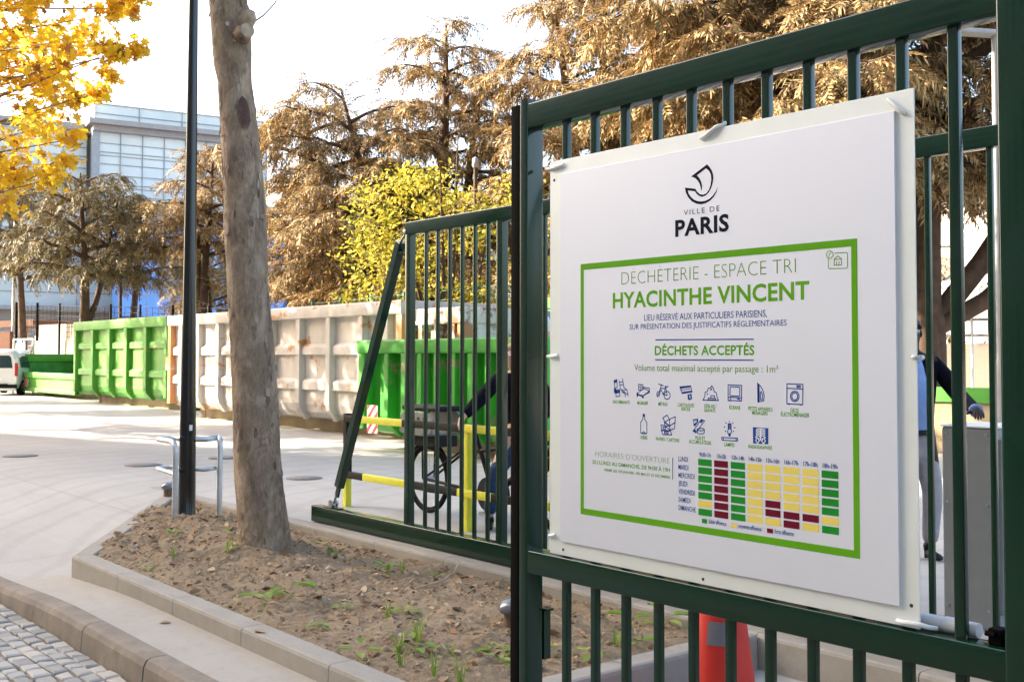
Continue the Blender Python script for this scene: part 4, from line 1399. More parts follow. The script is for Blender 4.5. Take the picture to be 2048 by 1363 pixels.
def front_tree():
    base = G(540, 1113, -.03)
    t = thing('plane_tree', 'leaning mottled plane tree trunk with a sawn branch stub, standing in the planter', 'tree', base)
    rows = [(-900, 360, 395), (-500, 385, 425), (-200, 400, 460), (0, 410, 487), (60, 417, 494), (100, 420, 497), (135, 424, 497), (160, 431, 498), (200, 433, 505), (300, 440, 516), (400, 447, 527), (450, 446, 531), (490, 449, 533), (550, 452, 534), (600, 455, 537), (700, 463, 548), (800, 467, 556),
            (900, 469, 562), (980, 474, 571), (1040, 480, 580), (1080, 483, 588), (1105, 481, 597), (1120, 478, 604), (1150, 470, 615)]
    vs, fs, dist = lean_trunk(rows, base, None)
    m = MB().add(vs, fs, 0, True)
    c = lambda x, y, off=0.0: CZ(x, dist - off, ZH(y, dist - off))
    fk = m
    rf = random.Random(31)
    for k in range(260):
        i = rf.randrange(52, 126)
        j = rf.randrange(40)
        p0 = Vector(vs[i * 40 + j])
        cen_ = sum((Vector(vs[i * 40 + q]) for q in range(0, 40, 4)), Vector()) / 10
        nr = p0 - cen_
        nr.z = 0
        nr.normalize()
        tg = Vector((-nr.y, nr.x, 0))
        w_, h_ = rf.uniform(.006, .022), rf.uniform(.012, .05)
        lift = rf.uniform(.004, .014)
        a_ = p0 + nr * .001
        n_ = 7
        ring_ = []
        for q in range(n_):
            an = 2 * PI * q / n_
            rr_ = rf.uniform(.7, 1.15)
            u_, v_ = math.cos(an) * w_ * rr_, math.sin(an) * h_ * rr_
            ring_.append(a_ + tg * u_ + Vector((0, 0, v_)) + nr * (.002 + lift * (.5 - .5 * v_ / h_) - abs(u_) * .12))
        fk.add(ring_ + [a_ + nr * .005], [(q, (q + 1) % n_, n_) for q in range(n_)], 1)
    trunk = m.build('trunk', [M['bark'], M['flake']], t)
    s = MB()
    a = c(470, 70, .05)
    e = c(487, 55, .24)
    s.tube([a, a * .5 + e * .5, e], [.095, .068, .06], 18)
    s.build('branch_stub', M['bark'], t)
    d = (e - a).normalized()
    MB().tube([e - d * .002, e + d * .006], [.055, .052], 18).build('cut_face', M['cutwood'], trunk)
    s = MB().tube([c(478, 45, .03), c(492, 25, .1), c(496, 15, .1)], [.08, .065, .03], 10)
    s.build('broken_stub', M['cutwood'], t)
    # bark scar: a torn lens of dead bark on the surface
    sc = MB()
    pts = []
    for k in range(14):
        an = 2 * PI * k / 14
        pts.append((484 + 11 * math.cos(an) + 5 * math.sin(an) , 222 + 33 * math.sin(an)))
    R_ = .155
    v3 = []
    for (x, y) in pts + [(484, 222)]:
        cx = np.interp(y, [190, 300], [468, 477])
        off = math.sqrt(max(.0, R_ ** 2 - ((x - cx) / F_PX * dist) ** 2)) + .012
        v3.append(c(x, y, off))
    sc.add(v3, [(k, (k + 1) % 14, 14) for k in range(14)], 0, True)
    sc.build('bark_scar', M['deadwood'], trunk)
    br = MB()
    br.tube([c(495, 42, .05), c(520, 25, .05), c(543, 0, .05), c(560, -40, .0)], [.008, .006, .005, .003], 6)
    br.tube([c(508, 25, .05), c(522, 10, .05), c(540, -3, .1)], [.004, .003, .002], 5)
    top = c(377, -900, 0)
    rng = random.Random(5)
    for k in range(9):
        a = 2 * PI * k / 9 + rng.uniform(-.3, .3)
        st = c(390, -350 - 60 * k, 0)
        l = rng.uniform(1.6, 2.8)
        p1 = st + Vector((math.cos(a) * l * .5, math.sin(a) * l * .5, l * .5))
        p2 = st + Vector((math.cos(a) * l, math.sin(a) * l, l * .8))
        br.tube([st, p1, p2], [.06, .04, .012], 7)
    br.build('branches', M['bark'], t)
    cl = [st_ for st_ in []]
    rg = np.random.default_rng(3)
    cen = []
    for k in range(34):
        a = rg.uniform(0, 6.28)
        rr = rg.uniform(.4, 2.7)
        cen.append((top.x + rr * math.cos(a), top.y + rr * math.sin(a), rg.uniform(7.2, 9.8)))
    o = leaf_crown('crown', np.array(cen), 1700, .5, .085, M['yleaf'], 21, t)


STAR = np.array([(0, -.5, 0), (.16, -.26, .03), (.5, -.2, .0), (.3, .0, .04), (.46, .28, 0), (.18, .22, .05), (0, .55, .0), (-.18, .22, .05), (-.46, .28, 0), (-.3, 0, .04), (-.5, -.2, 0), (-.16, -.26, .03), (0, 0, .0)])
STAR_F = np.array([(i, (i + 1) % 12, 12) for i in range(12)])
OVAL = np.array([(-.5, 0, 0), (-.15, .24, .06), (.2, .2, .05), (.55, 0, -.06), (.2, -.2, .05), (-.15, -.24, .06), (0, 0, 0)])
OVAL_F = np.array([(i, (i + 1) % 6, 6) for i in range(6)])


def leaf_crown(name, centres, n, spread, size, mat, seed, parent, tmpl=STAR, tf=STAR_F, droop=.5, org=None):
    rng = np.random.default_rng(seed)
    ci = rng.integers(0, len(centres), n)
    sp = np.broadcast_to(np.asarray(spread, float), (len(centres),))[ci]
    off = rng.normal(0, 1, (n, 3)) * sp[:, None] * np.array([.62, .62, .5])
    pos = centres[ci] + off
    R = rots(rng.uniform(0, 6.28, n), rng.normal(0, droop, n), rng.normal(0, droop, n))
    sc = rng.uniform(.45, 1.4, n) * size * 2
    v = instances(tmpl, R, pos, sc)
    k = len(tmpl)
    f = (tf[None] + (np.arange(n) * k)[:, None, None]).reshape(-1, tf.shape[1])
    o_ = ORG[parent.name] if parent is not None else Vector(org or (0, 0, 0))
    v = v.reshape(-1, 3) - np.array(o_)
    return link_mesh(name, np_mesh(name, v, f, mat), parent)


pole()
hoop()
bollards()
front_tree()


# ------------------------------------------------------------------ skips
def skip(root, x0, x1, y0, depth, zb, zt, rib_x, rows, paint, end_mat, cap=.24, wall=.13, bent=True, rib_w=.15):
    """open roll-off skip: ribbed long side at y0, body depth deep"""
    yw = y0 + wall
    skirt = zb + .32
    b = MB()
    prof = [(yw, zt - cap * .5), (yw, skirt), (yw + .04, zb + .16), (yw + .13, zb + .05), (yw + .3, zb)]
    inn = [(yw + .06, zt - cap * .5), (yw + .06, skirt), (yw + .36, zb + .06)]
    poly = prof + inn[::-1]
    b.prism(poly, 0, x0 + .05, x1 - .05)
    b.box((x0 + .05, yw + .3, zb + .002), (x1 - .05, y0 + depth - .1, zb + .06))
    b.box((x0 + .05, y0 + depth - .16, zb + .004), (x1 - .05, y0 + depth - .1, zt - .02))
    b.box((x0 + .02, yw + .002, zb + .1), (x0 + .08, y0 + depth - .102, zt - .022))
    b.box((x1 - .08, yw + .002, zb + .1), (x1 - .02, y0 + depth - .102, zt - .022))
    b.build('body', paint, root)
    r = MB()
    r.rbox((x0, y0 - .02, zt - cap), (x1, yw + .09, zt), .03)
    r.rbox((x0, y0 + depth - .2, zt - cap), (x1, y0 + depth, zt - .003), .03)
    r.rbox((x0 + .002, yw + .092, zt - cap + .003), (x0 + .17, y0 + depth - .202, zt - .006), .02)
    r.rbox((x1 - .17, yw + .092, zt - cap + .003), (x1 - .002, y0 + depth - .202, zt - .006), .02)
    r.build('top_rail', paint, root)
    for x in rib_x:
        m = MB()
        a, c = x - rib_w / 2, x + rib_w / 2
        m.prism([(y0, zt - cap + .002), (yw + .01, zt - cap + .002), (yw + .01, skirt - .01), (yw + .05, zb + .14), (yw + .16, zb + .03), (yw + .06, zb - .01), (y0 + .03, skirt - .1), (y0, skirt + .02)], 0, a, c)
        m.build('rib', paint, root, bevel=.012)
    edges = [x0 + .1] + sorted(rib_x) + [x1 - .1]
    if rows:
        for z in rows:
            m = MB()
            for a, c in zip(edges[:-1], edges[1:]):
                m.prism([(yw + .002, z + .05), (yw - .085, z - .02), (yw - .085, z - .19), (yw + .002, z - .19)], 0, a + rib_w / 2 + .002, c - rib_w / 2 - .002)
            m.build('stiffener', paint, root, bevel=.01)
    m = MB()
    for x in (x0, x1 - .2):
        m = MB().rbox((x, y0 + .002, zb + .1), (x + .2, yw + .08, zt - cap + .001), .015)
        m.build('corner_post', end_mat, root)
    m = MB()
    for yy in (y0 + depth * .32, y0 + depth * .68):
        m.box((x0 + .75, yy - .09, 0.0), (x1 - .25, yy + .09, zb + .001))
    m.prism([(x0 + .55, zb), (x0 + .8, 0.001), (x0 + .9, 0.001), (x0 + .9, zb)], 1, y0 + depth * .32 - .11, y0 + depth * .32 + .11)
    m.build('skid', M['skid'], root)


def chevron(m, x, z, wd, ht, y, n):
    """white plate with red diagonals, lower corner at x, z"""
    m.box((x, y, z), (x + wd, y + .008, z + ht), 0)
    st = (wd + ht) / n
    for k in range(n):
        a = -ht + k * st
        poly = []
        for (s0, t0) in ((a, 0), (a + st * .5, 0), (a + st * .5 + ht, ht), (a + ht, ht)):
            poly.append([s0, t0])
        # clip to the plate
        def clip(p, axis, lim, keep_less):
            out = []
            for i in range(len(p)):
                q, w_ = p[i], p[(i + 1) % len(p)]
                iq = (q[axis] <= lim) if keep_less else (q[axis] >= lim)
                iw = (w_[axis] <= lim) if keep_less else (w_[axis] >= lim)
                if iq:
                    out.append(q)
                if iq != iw:
                    tt = (lim - q[axis]) / (w_[axis] - q[axis])
                    out.append([q[0] + tt * (w_[0] - q[0]), q[1] + tt * (w_[1] - q[1])])
            return out
        poly = clip(clip(poly, 0, 0, False), 0, wd, True)
        if len(poly) >= 3:
            m.add([(x + s0, y - .002, z + t0) for s0, t0 in poly], [tuple(range(len(poly)))], 1)


def skips():
    # left green
    y0 = 12.45
    xa, xb = PN(146, 800, y0).x, PN(332, 820, y0).x
    zt = PN(240, 641, y0).z
    t = thing('green_skip', 'big green ribbed roll-off skip with dappled side, left of the white skip', 'skip', (xa, y0, 0))
    rx = [PN(x, 700, y0).x for x in (183, 216, 250, 289)]
    skip(t, xa, xb, y0, 2.35, .26, zt, rx, [PN(240, 688, y0).z, PN(240, 743, y0).z], M['skip_green'], M['skip_green'], .30, .16, rib_w=.24)
    z1_ = PN(140, 725, y0).z
    MB().rbox((xa - .28, y0 + .2, z1_ - .18), (xa - .001, y0 + .5, z1_ + .14), .02).build('hinge_block', M['skip_green'], t)
    # white
    y0 = 11.25
    xa, xb = PN(334, 830, y0).x, PN(803, 860, y0).x
    zt = PN(560, 618, y0).z
    t = thing('white_skip', 'long dirty white ribbed skip with rust streaks behind the lamp post and tree', 'skip', (xa, y0, 0))
    rx = [PN(x, 700, y0).x for x in (360, 394, 434, 480, 540, 595, 655, 720, 770)]
    skip(t, xa, xb, y0, 2.35, .26, zt, rx, [PN(600, 693, y0).z, PN(600, 762, y0).z], M['skip_white'], M['rust'], .26, .14, rib_w=.16)
    z1_ = PN(330, 730, y0).z
    MB().rbox((xa - .14, y0 + .01, z1_ - .16), (xa + .10, y0 + .13, z1_ + .18), .02).build('hinge_block', M['rust'], t)
    # rusty one beyond it
    y0 = 11.45
    xa, xb = PN(806, 640, y0).x, PN(928, 640, y0).x
    t = thing('rusty_skip', 'tall rusty off-white skip with peeling side, behind the bright green skip', 'skip', (xa, y0, 0))
    zt = PN(860, 617, y0).z
    rx = [PN(x, 640, y0).x for x in (840, 872, 905)]
    skip(t, xa, xb, y0, 2.3, .26, zt, rx, [], M['skip_rust'], M['rust'], .30, .12, rib_w=.12)
    # bright green in front
    y0 = 10.05
    xa, xb = PN(716, 800, y0).x, PN(1062, 860, y0).x
    zt = PN(730, 681, y0).z
    t = thing('bright_green_skip', 'bright green open skip with red and white chevron plates behind the sliding gate', 'skip', (xa, y0, 0))
    rx = [PN(x, 760, y0).x for x in (772, 806, 838, 872, 905, 940, 975, 1010)]
    skip(t, xa, xb, y0, 2.3, .24, zt, rx, [], M['skip_green2'], M['skip_green2'], .23, .20, rib_w=.13)
    z1_ = PN(705, 745, y0).z
    MB().rbox((xa - .30, y0 + .3, z1_ - .15), (xa - .001, y0 + .6, z1_ + .14), .02).build('hinge_block', M['skip_green2'], t)
    m = MB()
    p = PN(738, 866, y0)
    chevron(m, p.x, p.z, .32, .47, y0 - .03, 4)
    m.build('chevron_plate', [M['white'], M['red']], t)
    # low open one far left
    y0 = 13.2
    xa, xb = PN(36, 790, y0).x, PN(150, 800, y0).x
    t = thing('low_green_skip', 'low open green skip with red and white stripes, beside the white van', 'skip', (xa, y0, 0))
    zf, zw = PN(90, 749, y0).z, PN(90, 713, y0 + 2.2).z
    zb = PN(90, 788, y0).z
    b = MB()
    b.box((xa + .1, y0 + .05, zb), (xb, y0 + .12, zf - .2))
    b.box((xa + .1, y0 + .12, zb), (xb, y0 + 2.2, zb + .08))
    b.build('body', M['skip_green'], t)
    MB().box((xa + .1, y0 + 2.2, zb + .002), (xb, y0 + 2.28, zw)).box((xa + .02, y0 + .163, zb + .003), (xa + .098, y0 + 2.27, zw - .01)).build('back_wall', M['skip_in'], t)
    MB().rbox((xa + .1, y0 - .03, zf - .22), (xb, y0 + .15, zf), .02).rbox((xa + .1, y0 - .01, zb - .02), (xb, y0 + .14, zb + .14), .02).build('side_rail', M['skip_green'], t)
    m = MB().rbox((xa - .05, y0 - .05, zb - .05), (xa + .16, y0 + .16, zw + .02), .02).rbox((xa - .05, y0 + .162, zw - .3), (xa + .16, y0 + 2.28, zw + .02), .02)
    m.rbox((xa - .36, y0 - .02, zw - .32), (xa - .052, y0 + .14, zw + .05), .03)
    m.build('corner_post', M['skip_green'], t)
    m = MB()
    chevron(m, xa + .22, zb + .16, .34, zf - zb - .42, y0 + .03, 3)
    chevron(m, xa + .565, zb + .16, .75, .34, y0 + .03, 5)
    m.build('chevron_plate', [M['white'], M['red']], t)
    m = MB()
    for yy in (y0 + .7, y0 + 1.6):
        m.box((xa + 1.1, yy, 0), (xb, yy + .18, zb))
    m.build('skid', M['skid'], t)
    # a green skip and grey bins seen through the right end of the gate
    a, b_ = CZ(1790, 19.0), CZ(2060, 17.4)
    t = thing('low_green_skip', 'low green skip rim seen behind the suited man, in front of the beige wall', 'skip', a)
    m = MB()
    za = ZH(772, 18.2)
    m.obox(a + Vector((0, 0, za - .12)), b_ + Vector((0, 0, za - .12)), .2, .24)
    m.build('top_rail', M['skip_green'], t)
    m = MB()
    m.obox(a + Vector((0, 0, .55)), b_ + Vector((0, 0, .55)), .12, za * 2 - 1.5)
    m.obox(a + Vector((0, 0, .12)) + FWD * 1.0, b_ + Vector((0, 0, .12)) + FWD * 1.0, 1.8, .22)
    m.build('body', M['skid'], t)
    # beige-topped skip and a small green bin box glimpsed between post and sign
    t = thing('beige_skip', 'beige rimmed skip glimpsed between the gate post and the sign', 'skip', CZ(1085, 17.5))
    a, b_ = CZ(1078, 17.3), CZ(1180, 16.5)
    MB().obox(a + Vector((0, 0, ZH(676, 17.3))), b_ + Vector((0, 0, ZH(672, 16.5))), .2, .2).build('top_rail', M['beige'], t)
    MB().obox(a + Vector((0, 0, .95)) + FWD * .1, b_ + Vector((0, 0, .95)) + FWD * .1, .1, 1.6).build('body', M['skid'], t)
    t = thing('green_bin', 'small green container with blue band and sloping lid behind the beige skip', 'bin', CZ(1105, 21))
    a, b_ = CZ(1093, 21), CZ(1190, 20)
    MB().obox(a + Vector((0, 0, 1.15)), b_ + Vector((0, 0, 1.15)), .9, 2.0).build('body', M['skip_green2'], t)
    MB().obox(a + Vector((0, 0, ZH(632, 21))) - FWD * .01, b_ + Vector((0, 0, ZH(632, 20))) - FWD * .01, .93, .13).build('blue_band', M['bluep'], t)
    MB().obox(a + Vector((0, 0, ZH(622, 21))), b_ + Vector((0, 0, ZH(622, 20))), .96, .05).obox(a + Vector((.1, 0, ZH(610, 21))), b_ + Vector((0, 0, ZH(600, 20))), .9, .2).build('lid', M['skip_green'], t)


skips()


# ------------------------------------------------------------------ yellow and black barrier behind the gate
def barrier():
    y = 5.98
    L, R_ = PN(690, 1000, y), PN(932, 1000, y)
    t = thing('safety_barrier', 'yellow and black striped steel barrier behind the sliding gate', 'barrier', (L.x, y, 0))
    w_ = .07
    zu, zl = PN(760, 843, y).z, PN(760, 960, y).z
    xe = PN(1100, 860, y).x
    m = MB().rbox((L.x - .035, y, zl - .03), (L.x + .035, y + w_, zu + .05), .006, 1).rbox((L.x - .034, y + .001, 0), (L.x + .034, y + w_ - .001, zl - .031), .006, 0)
    m.build('post', [M['yellow'], M['black']], t)
    MB().rbox((R_.x - .045, y - .002, 0), (R_.x + .04, y + w_ + .002, zu + .02), .006, 0).build('post', M['yellow'], t)
    MB().rbox((xe, y - .002, 0), (xe + .07, y + w_ + .002, zu + .02), .006, 0).build('post', M['yellow'], t)
    for z, cuts in ((zu, [690, 722, 806, 923, 1016, 1060]), (zl, [690, 728, 822, 917, 985, 1040])):
        m = MB()
        xs = [PN(c, 900, y).x for c in cuts]
        k = 1
        for a, b in zip(xs[:-1], xs[1:]):
            m.rbox((a, y - .012, z - .035), (b - .0005, y + .03, z + .035), .004, k)
            k = 1 - k
        m.rbox((xs[-1], y - .012, z - .035), (xe, y + .03, z + .035), .004, k)
        m.build('rail', [M['yellow'], M['black']], t)


barrier()


# ------------------------------------------------------------------ people: skin-modifier bodies
def skin_mesh(name, pts, edges, mat, sub=2, root=0):
    """pts: name -> (co, radius or (rx, ry)); a single smooth surface grown over the skeleton"""
    keys = list(pts)
    me = bpy.data.meshes.new(name)
    me.from_pydata([pts[k][0] for k in keys], [(keys.index(a), keys.index(b)) for a, b in edges], [])
    ob = bpy.data.objects.new(name, me)
    C.objects.link(ob)
    md = ob.modifiers.new('skin', 'SKIN')
    md.use_smooth_shade = True
    for i, k in enumerate(keys):
        r = pts[k][1]
        me.skin_vertices[0].data[i].radius = r if isinstance(r, tuple) else (r, r)
        me.skin_vertices[0].data[i].use_root = (i == root)
    sb = ob.modifiers.new('sub', 'SUBSURF')
    sb.levels = sb.render_levels = sub
    dg = bpy.context.evaluated_depsgraph_get()
    out = bpy.data.meshes.new_from_object(ob.evaluated_get(dg))
    bpy.data.objects.remove(ob)
    bpy.data.meshes.remove(me)
    out.name = name
    out.materials.clear()
    out.materials.append(mat)
    for p in out.polygons:
        p.use_smooth = True
    return out


def add_skin(name, pts, edges, mat, parent, M_=None, sub=2, root=0, extra=None, extra_mats=()):
    me = skin_mesh(name, pts, edges, mat, sub, root)
    if extra is not None:
        bm = bmesh.new()
        bm.from_mesh(me)
        tmp = extra.mesh('tmp', [mat])
        bm.from_mesh(tmp)
        bm.to_mesh(me)
        bm.free()
        for m in extra_mats:
            me.materials.append(m)
    me.transform(M_ or Matrix())
    me.transform(Matrix.Translation(-ORG[parent.name]))
    return link_mesh(name, me, parent)


def hand_pts(pts, edges, wrist, at, fwd, side, up, s=1.0, curl=.6, pre='h'):
    """palm and five fingers from the wrist joint"""
    fwd, side, up = Vector(fwd).normalized(), Vector(side).normalized(), Vector(up).normalized()
    p = Vector(at)
    palm = p + fwd * .045 * s
    pts[pre + 'palm'] = (palm, (.036 * s, .018 * s))
    edges.append((wrist, pre + 'palm'))
    for i, (o, l) in enumerate(((-.027, .066), (-.009, .076), (.009, .071), (.026, .056))):
        b = p + fwd * .088 * s + side * o * s
        pts[pre + 'k%d' % i] = (b, .0098 * s)
        edges.append((pre + 'palm', pre + 'k%d' % i))
        m = b + (fwd * .8 - up * curl * .6).normalized() * l * .55 * s
        pts[pre + 'm%d' % i] = (m, .0088 * s)
        edges.append((pre + 'k%d' % i, pre + 'm%d' % i))
        e = m + (fwd * .5 - up * curl * 1.2).normalized() * l * .5 * s
        pts[pre + 'e%d' % i] = (e, .007 * s)
        edges.append((pre + 'm%d' % i, pre + 'e%d' % i))
    tb = p + fwd * .03 * s + side * -.042 * s
    pts[pre + 't0'] = (tb, .012 * s)
    te = tb + (fwd * .6 - side * .6 - up * .2).normalized() * .045 * s
    pts[pre + 't1'] = (te, .010 * s)
    edges += [(pre + 'palm', pre + 't0'), (pre + 't0', pre + 't1')]


def face_extra(hc, fwd, side, eye_mi=1):
    """eyes, ears, nose and lips for a head centred at hc"""
    m = MB()
    fwd, side = Vector(fwd).normalized(), Vector(side).normalized()
    up = Vector((0, 0, 1))
    for s_ in (-1, 1):
        m.sphere(hc + fwd * .083 + side * s_ * .032 + up * .005, .013, 10, 8, eye_mi)
        m.sphere(hc + fwd * .0935 + side * s_ * .032 + up * .005, .006, 8, 6, 2)
        m.sphere(hc + side * s_ * .083 - fwd * .005 - up * .01, (.014, .016, .03), 10, 8, 0)
    m.tube([hc + fwd * .094 + up * .012, hc + fwd * .108 - up * .022, hc + fwd * .118 - up * .036, hc + fwd * .095 - up * .045], [.008, .011, .014, .008], 10, 0)
    m.tube([hc + fwd * .082 - up * .072 - side * .024, hc + fwd * .096 - up * .07, hc + fwd * .082 - up * .072 + side * .024], [.004, .008, .004], 8, 0)
    return m


def man():
    foot = G(1850, 1112, 0)
    t = thing('person', 'man in dark jacket, pale blue shirt and grey trousers, hand on the cabinet', 'person', foot)
    # local frame: fw faces the camera, sd towards the image right
    fw, sd, up = -FWD, RGT, Vector((0, 0, 1))
    o = Vector((foot.x, foot.y, 0)) + RGT * -.075
    P = lambda s_, f, z: o + sd * s_ + fw * f + up * z
    hc = P(-.02, .02, 1.755)
    pts = {'pelvis': (P(0, 0, .98), (.13, .10)), 'belly': (P(0, .01, 1.15), (.135, .105)), 'chest': (P(0, 0, 1.38), (.155, .115)), 'neck0': (P(-.01, 0, 1.55), .07), 'neck': (P(-.01, 0, 1.61), .055),
           'head0': (P(-.015, .03, 1.69), (.066, .075)), 'head': (hc, (.078, .092)), 'head1': (P(-.02, .01, 1.825), (.066, .08))}
    ed = [('pelvis', 'belly'), ('belly', 'chest'), ('chest', 'neck0'), ('neck0', 'neck'), ('neck', 'head0'), ('head0', 'head'), ('head', 'head1')]
    hand = G(1962, 849, 1.16)
    hand = CZ(1952, 7.55, 1.19)
    pts.update({'shL': (P(.19, 0, 1.50), .07), 'elL': (P(.33, .12, 1.25), .05), 'wrL': (hand, .032), 'shR': (P(-.20, 0, 1.50), .07), 'elR': (P(-.27, -.02, 1.21), .05), 'wrR': (P(-.27, .10, .97), .032)})
    ed += [('neck0', 'shL'), ('shL', 'elL'), ('elL', 'wrL'), ('neck0', 'shR'), ('shR', 'elR'), ('elR', 'wrR')]
    pts.update({'hpL': (P(.09, 0, .93), .10), 'knL': (P(.13, .06, .52), .065), 'anL': (P(.12, -.01, .10), .045), 'hpR': (P(-.09, 0, .93), .10), 'knR': (P(-.10, .03, .52), .065), 'anR': (P(-.12, -.02, .10), .045)})
    ed += [('pelvis', 'hpL'), ('hpL', 'knL'), ('knL', 'anL'), ('pelvis', 'hpR'), ('hpR', 'knR'), ('knR', 'anR')]
    dL = (hand - pts['elL'][0]).normalized()
    dLh = Vector((dL.x, dL.y, -.05)).normalized()
    hand_pts(pts, ed, 'wrL', hand, dLh, Vector((0, 0, 1)).cross(dLh), (0, 0, 1), 1.0, .5, 'a')
    hand_pts(pts, ed, 'wrR', pts['wrR'][0], (0, 0, -1), fw, sd, 1.0, .4, 'b')
    b = add_skin('body', pts, ed, M['skin_dark'], t, None, 2, 0, face_extra(hc, fw, sd), (M['eye'], M['hair_dark']))
    hm = MB().sphere(hc + up * .03 - fw * .012, (.092, .098, .092), 18, 10)
    hm.v = [(x, y, max(z, hc.z + .025 + .05 * max(0, (Vector((x, y, z)) - hc).dot(fw)) / .09)) for x, y, z in hm.v]
    hm.build('hair', M['hair_dark'], t)
    j = {'hem': (P(0, -.02, .90), (.175, .135)), 'waist': (P(0, 0, 1.12), (.165, .13)), 'chest': (P(0, -.01, 1.36), (.185, .135)), 'col': (P(0, -.02, 1.53), (.10, .08)), 'shL': (P(.185, 0, 1.50), .082), 'elL': (P(.33, .12, 1.25), .066), 'wrL': (hand - dL * .06, .046), 'shR': (P(-.20, 0, 1.50), .082), 'elR': (P(-.27, -.02, 1.21), .066), 'wrR': (P(-.27, .09, .99), .048)}
    je = [('hem', 'waist'), ('waist', 'chest'), ('chest', 'col'), ('chest', 'shL'), ('shL', 'elL'), ('elL', 'wrL'), ('chest', 'shR'), ('shR', 'elR'), ('elR', 'wrR')]
    add_skin('jacket', j, je, M['navy_cloth'], t)
    # shirt front between the open lapels
    sh = MB()
    for k, (z0, z1_, hw0, hw1, f0, f1) in enumerate(((.99, 1.15, .10, .10, .145, .150), (1.15, 1.32, .10, .088, .150, .152), (1.32, 1.48, .088, .06, .152, .125), (1.48, 1.575, .06, .05, .125, .085))):
        n = 6
        vs = []
        for (z, hw, f) in ((z0, hw0, f0), (z1_, hw1, f1)):
            for i in range(n + 1):
                q = -1 + 2 * i / n
                vs.append(P(q * hw, f * (1 - .28 * q * q), z))
        sh.add(vs, [(i, i + 1, n + 2 + i, n + 1 + i) for i in range(n)], 0, True)
    sh.tube([P(-.055, .06, 1.565), P(-.02, .10, 1.53), P(.0, .105, 1.52), P(.02, .10, 1.53), P(.055, .06, 1.565)], .012, 8)
    sh.build('shirt', M['shirt'], t)
    cuff = hand - dL * .045
    MB().tube([cuff - dL * .02, cuff + dL * .012], .047, 14).build('shirt_cuff', M['shirt'], t)
    tr = {'top': (P(0, 0, .99), (.15, .12)), 'hip': (P(0, 0, .90), (.15, .125)), 'hpL': (P(.09, .0, .82), .105), 'knL': (P(.13, .06, .52), .082), 'anL': (P(.125, -.01, .10), .066), 'hpR': (P(-.09, 0, .82), .105), 'knR': (P(-.10, .03, .52), .082), 'anR': (P(-.12, -.02, .10), .066)}
    add_skin('trousers', tr, [('top', 'hip'), ('hip', 'hpL'), ('hpL', 'knL'), ('knL', 'anL'), ('hip', 'hpR'), ('hpR', 'knR'), ('knR', 'anR')], M['trousers'], t)
    MB().tube([P(-.10, .12, .985), P(-.04, .148, .985), P(.04, .148, .985), P(.10, .12, .985)], .018, 8).build('belt', M['leather'], t)
    for nm, s_ in (('L', 1), ('R', -1)):
        a = pts['an' + nm][0]
        shp = {'heel': (a + fw * -.03 + up * -.06, (.042, .036)), 'mid': (a + fw * .07 + up * -.062, (.046, .034)), 'toe': (a + fw * .19 + sd * .02 * s_ + up * -.072, (.036, .024)), 'ankle': (a + up * .03, .045)}
        add_skin('shoe', shp, [('heel', 'mid'), ('mid', 'toe'), ('heel', 'ankle')], M['leather'], t)


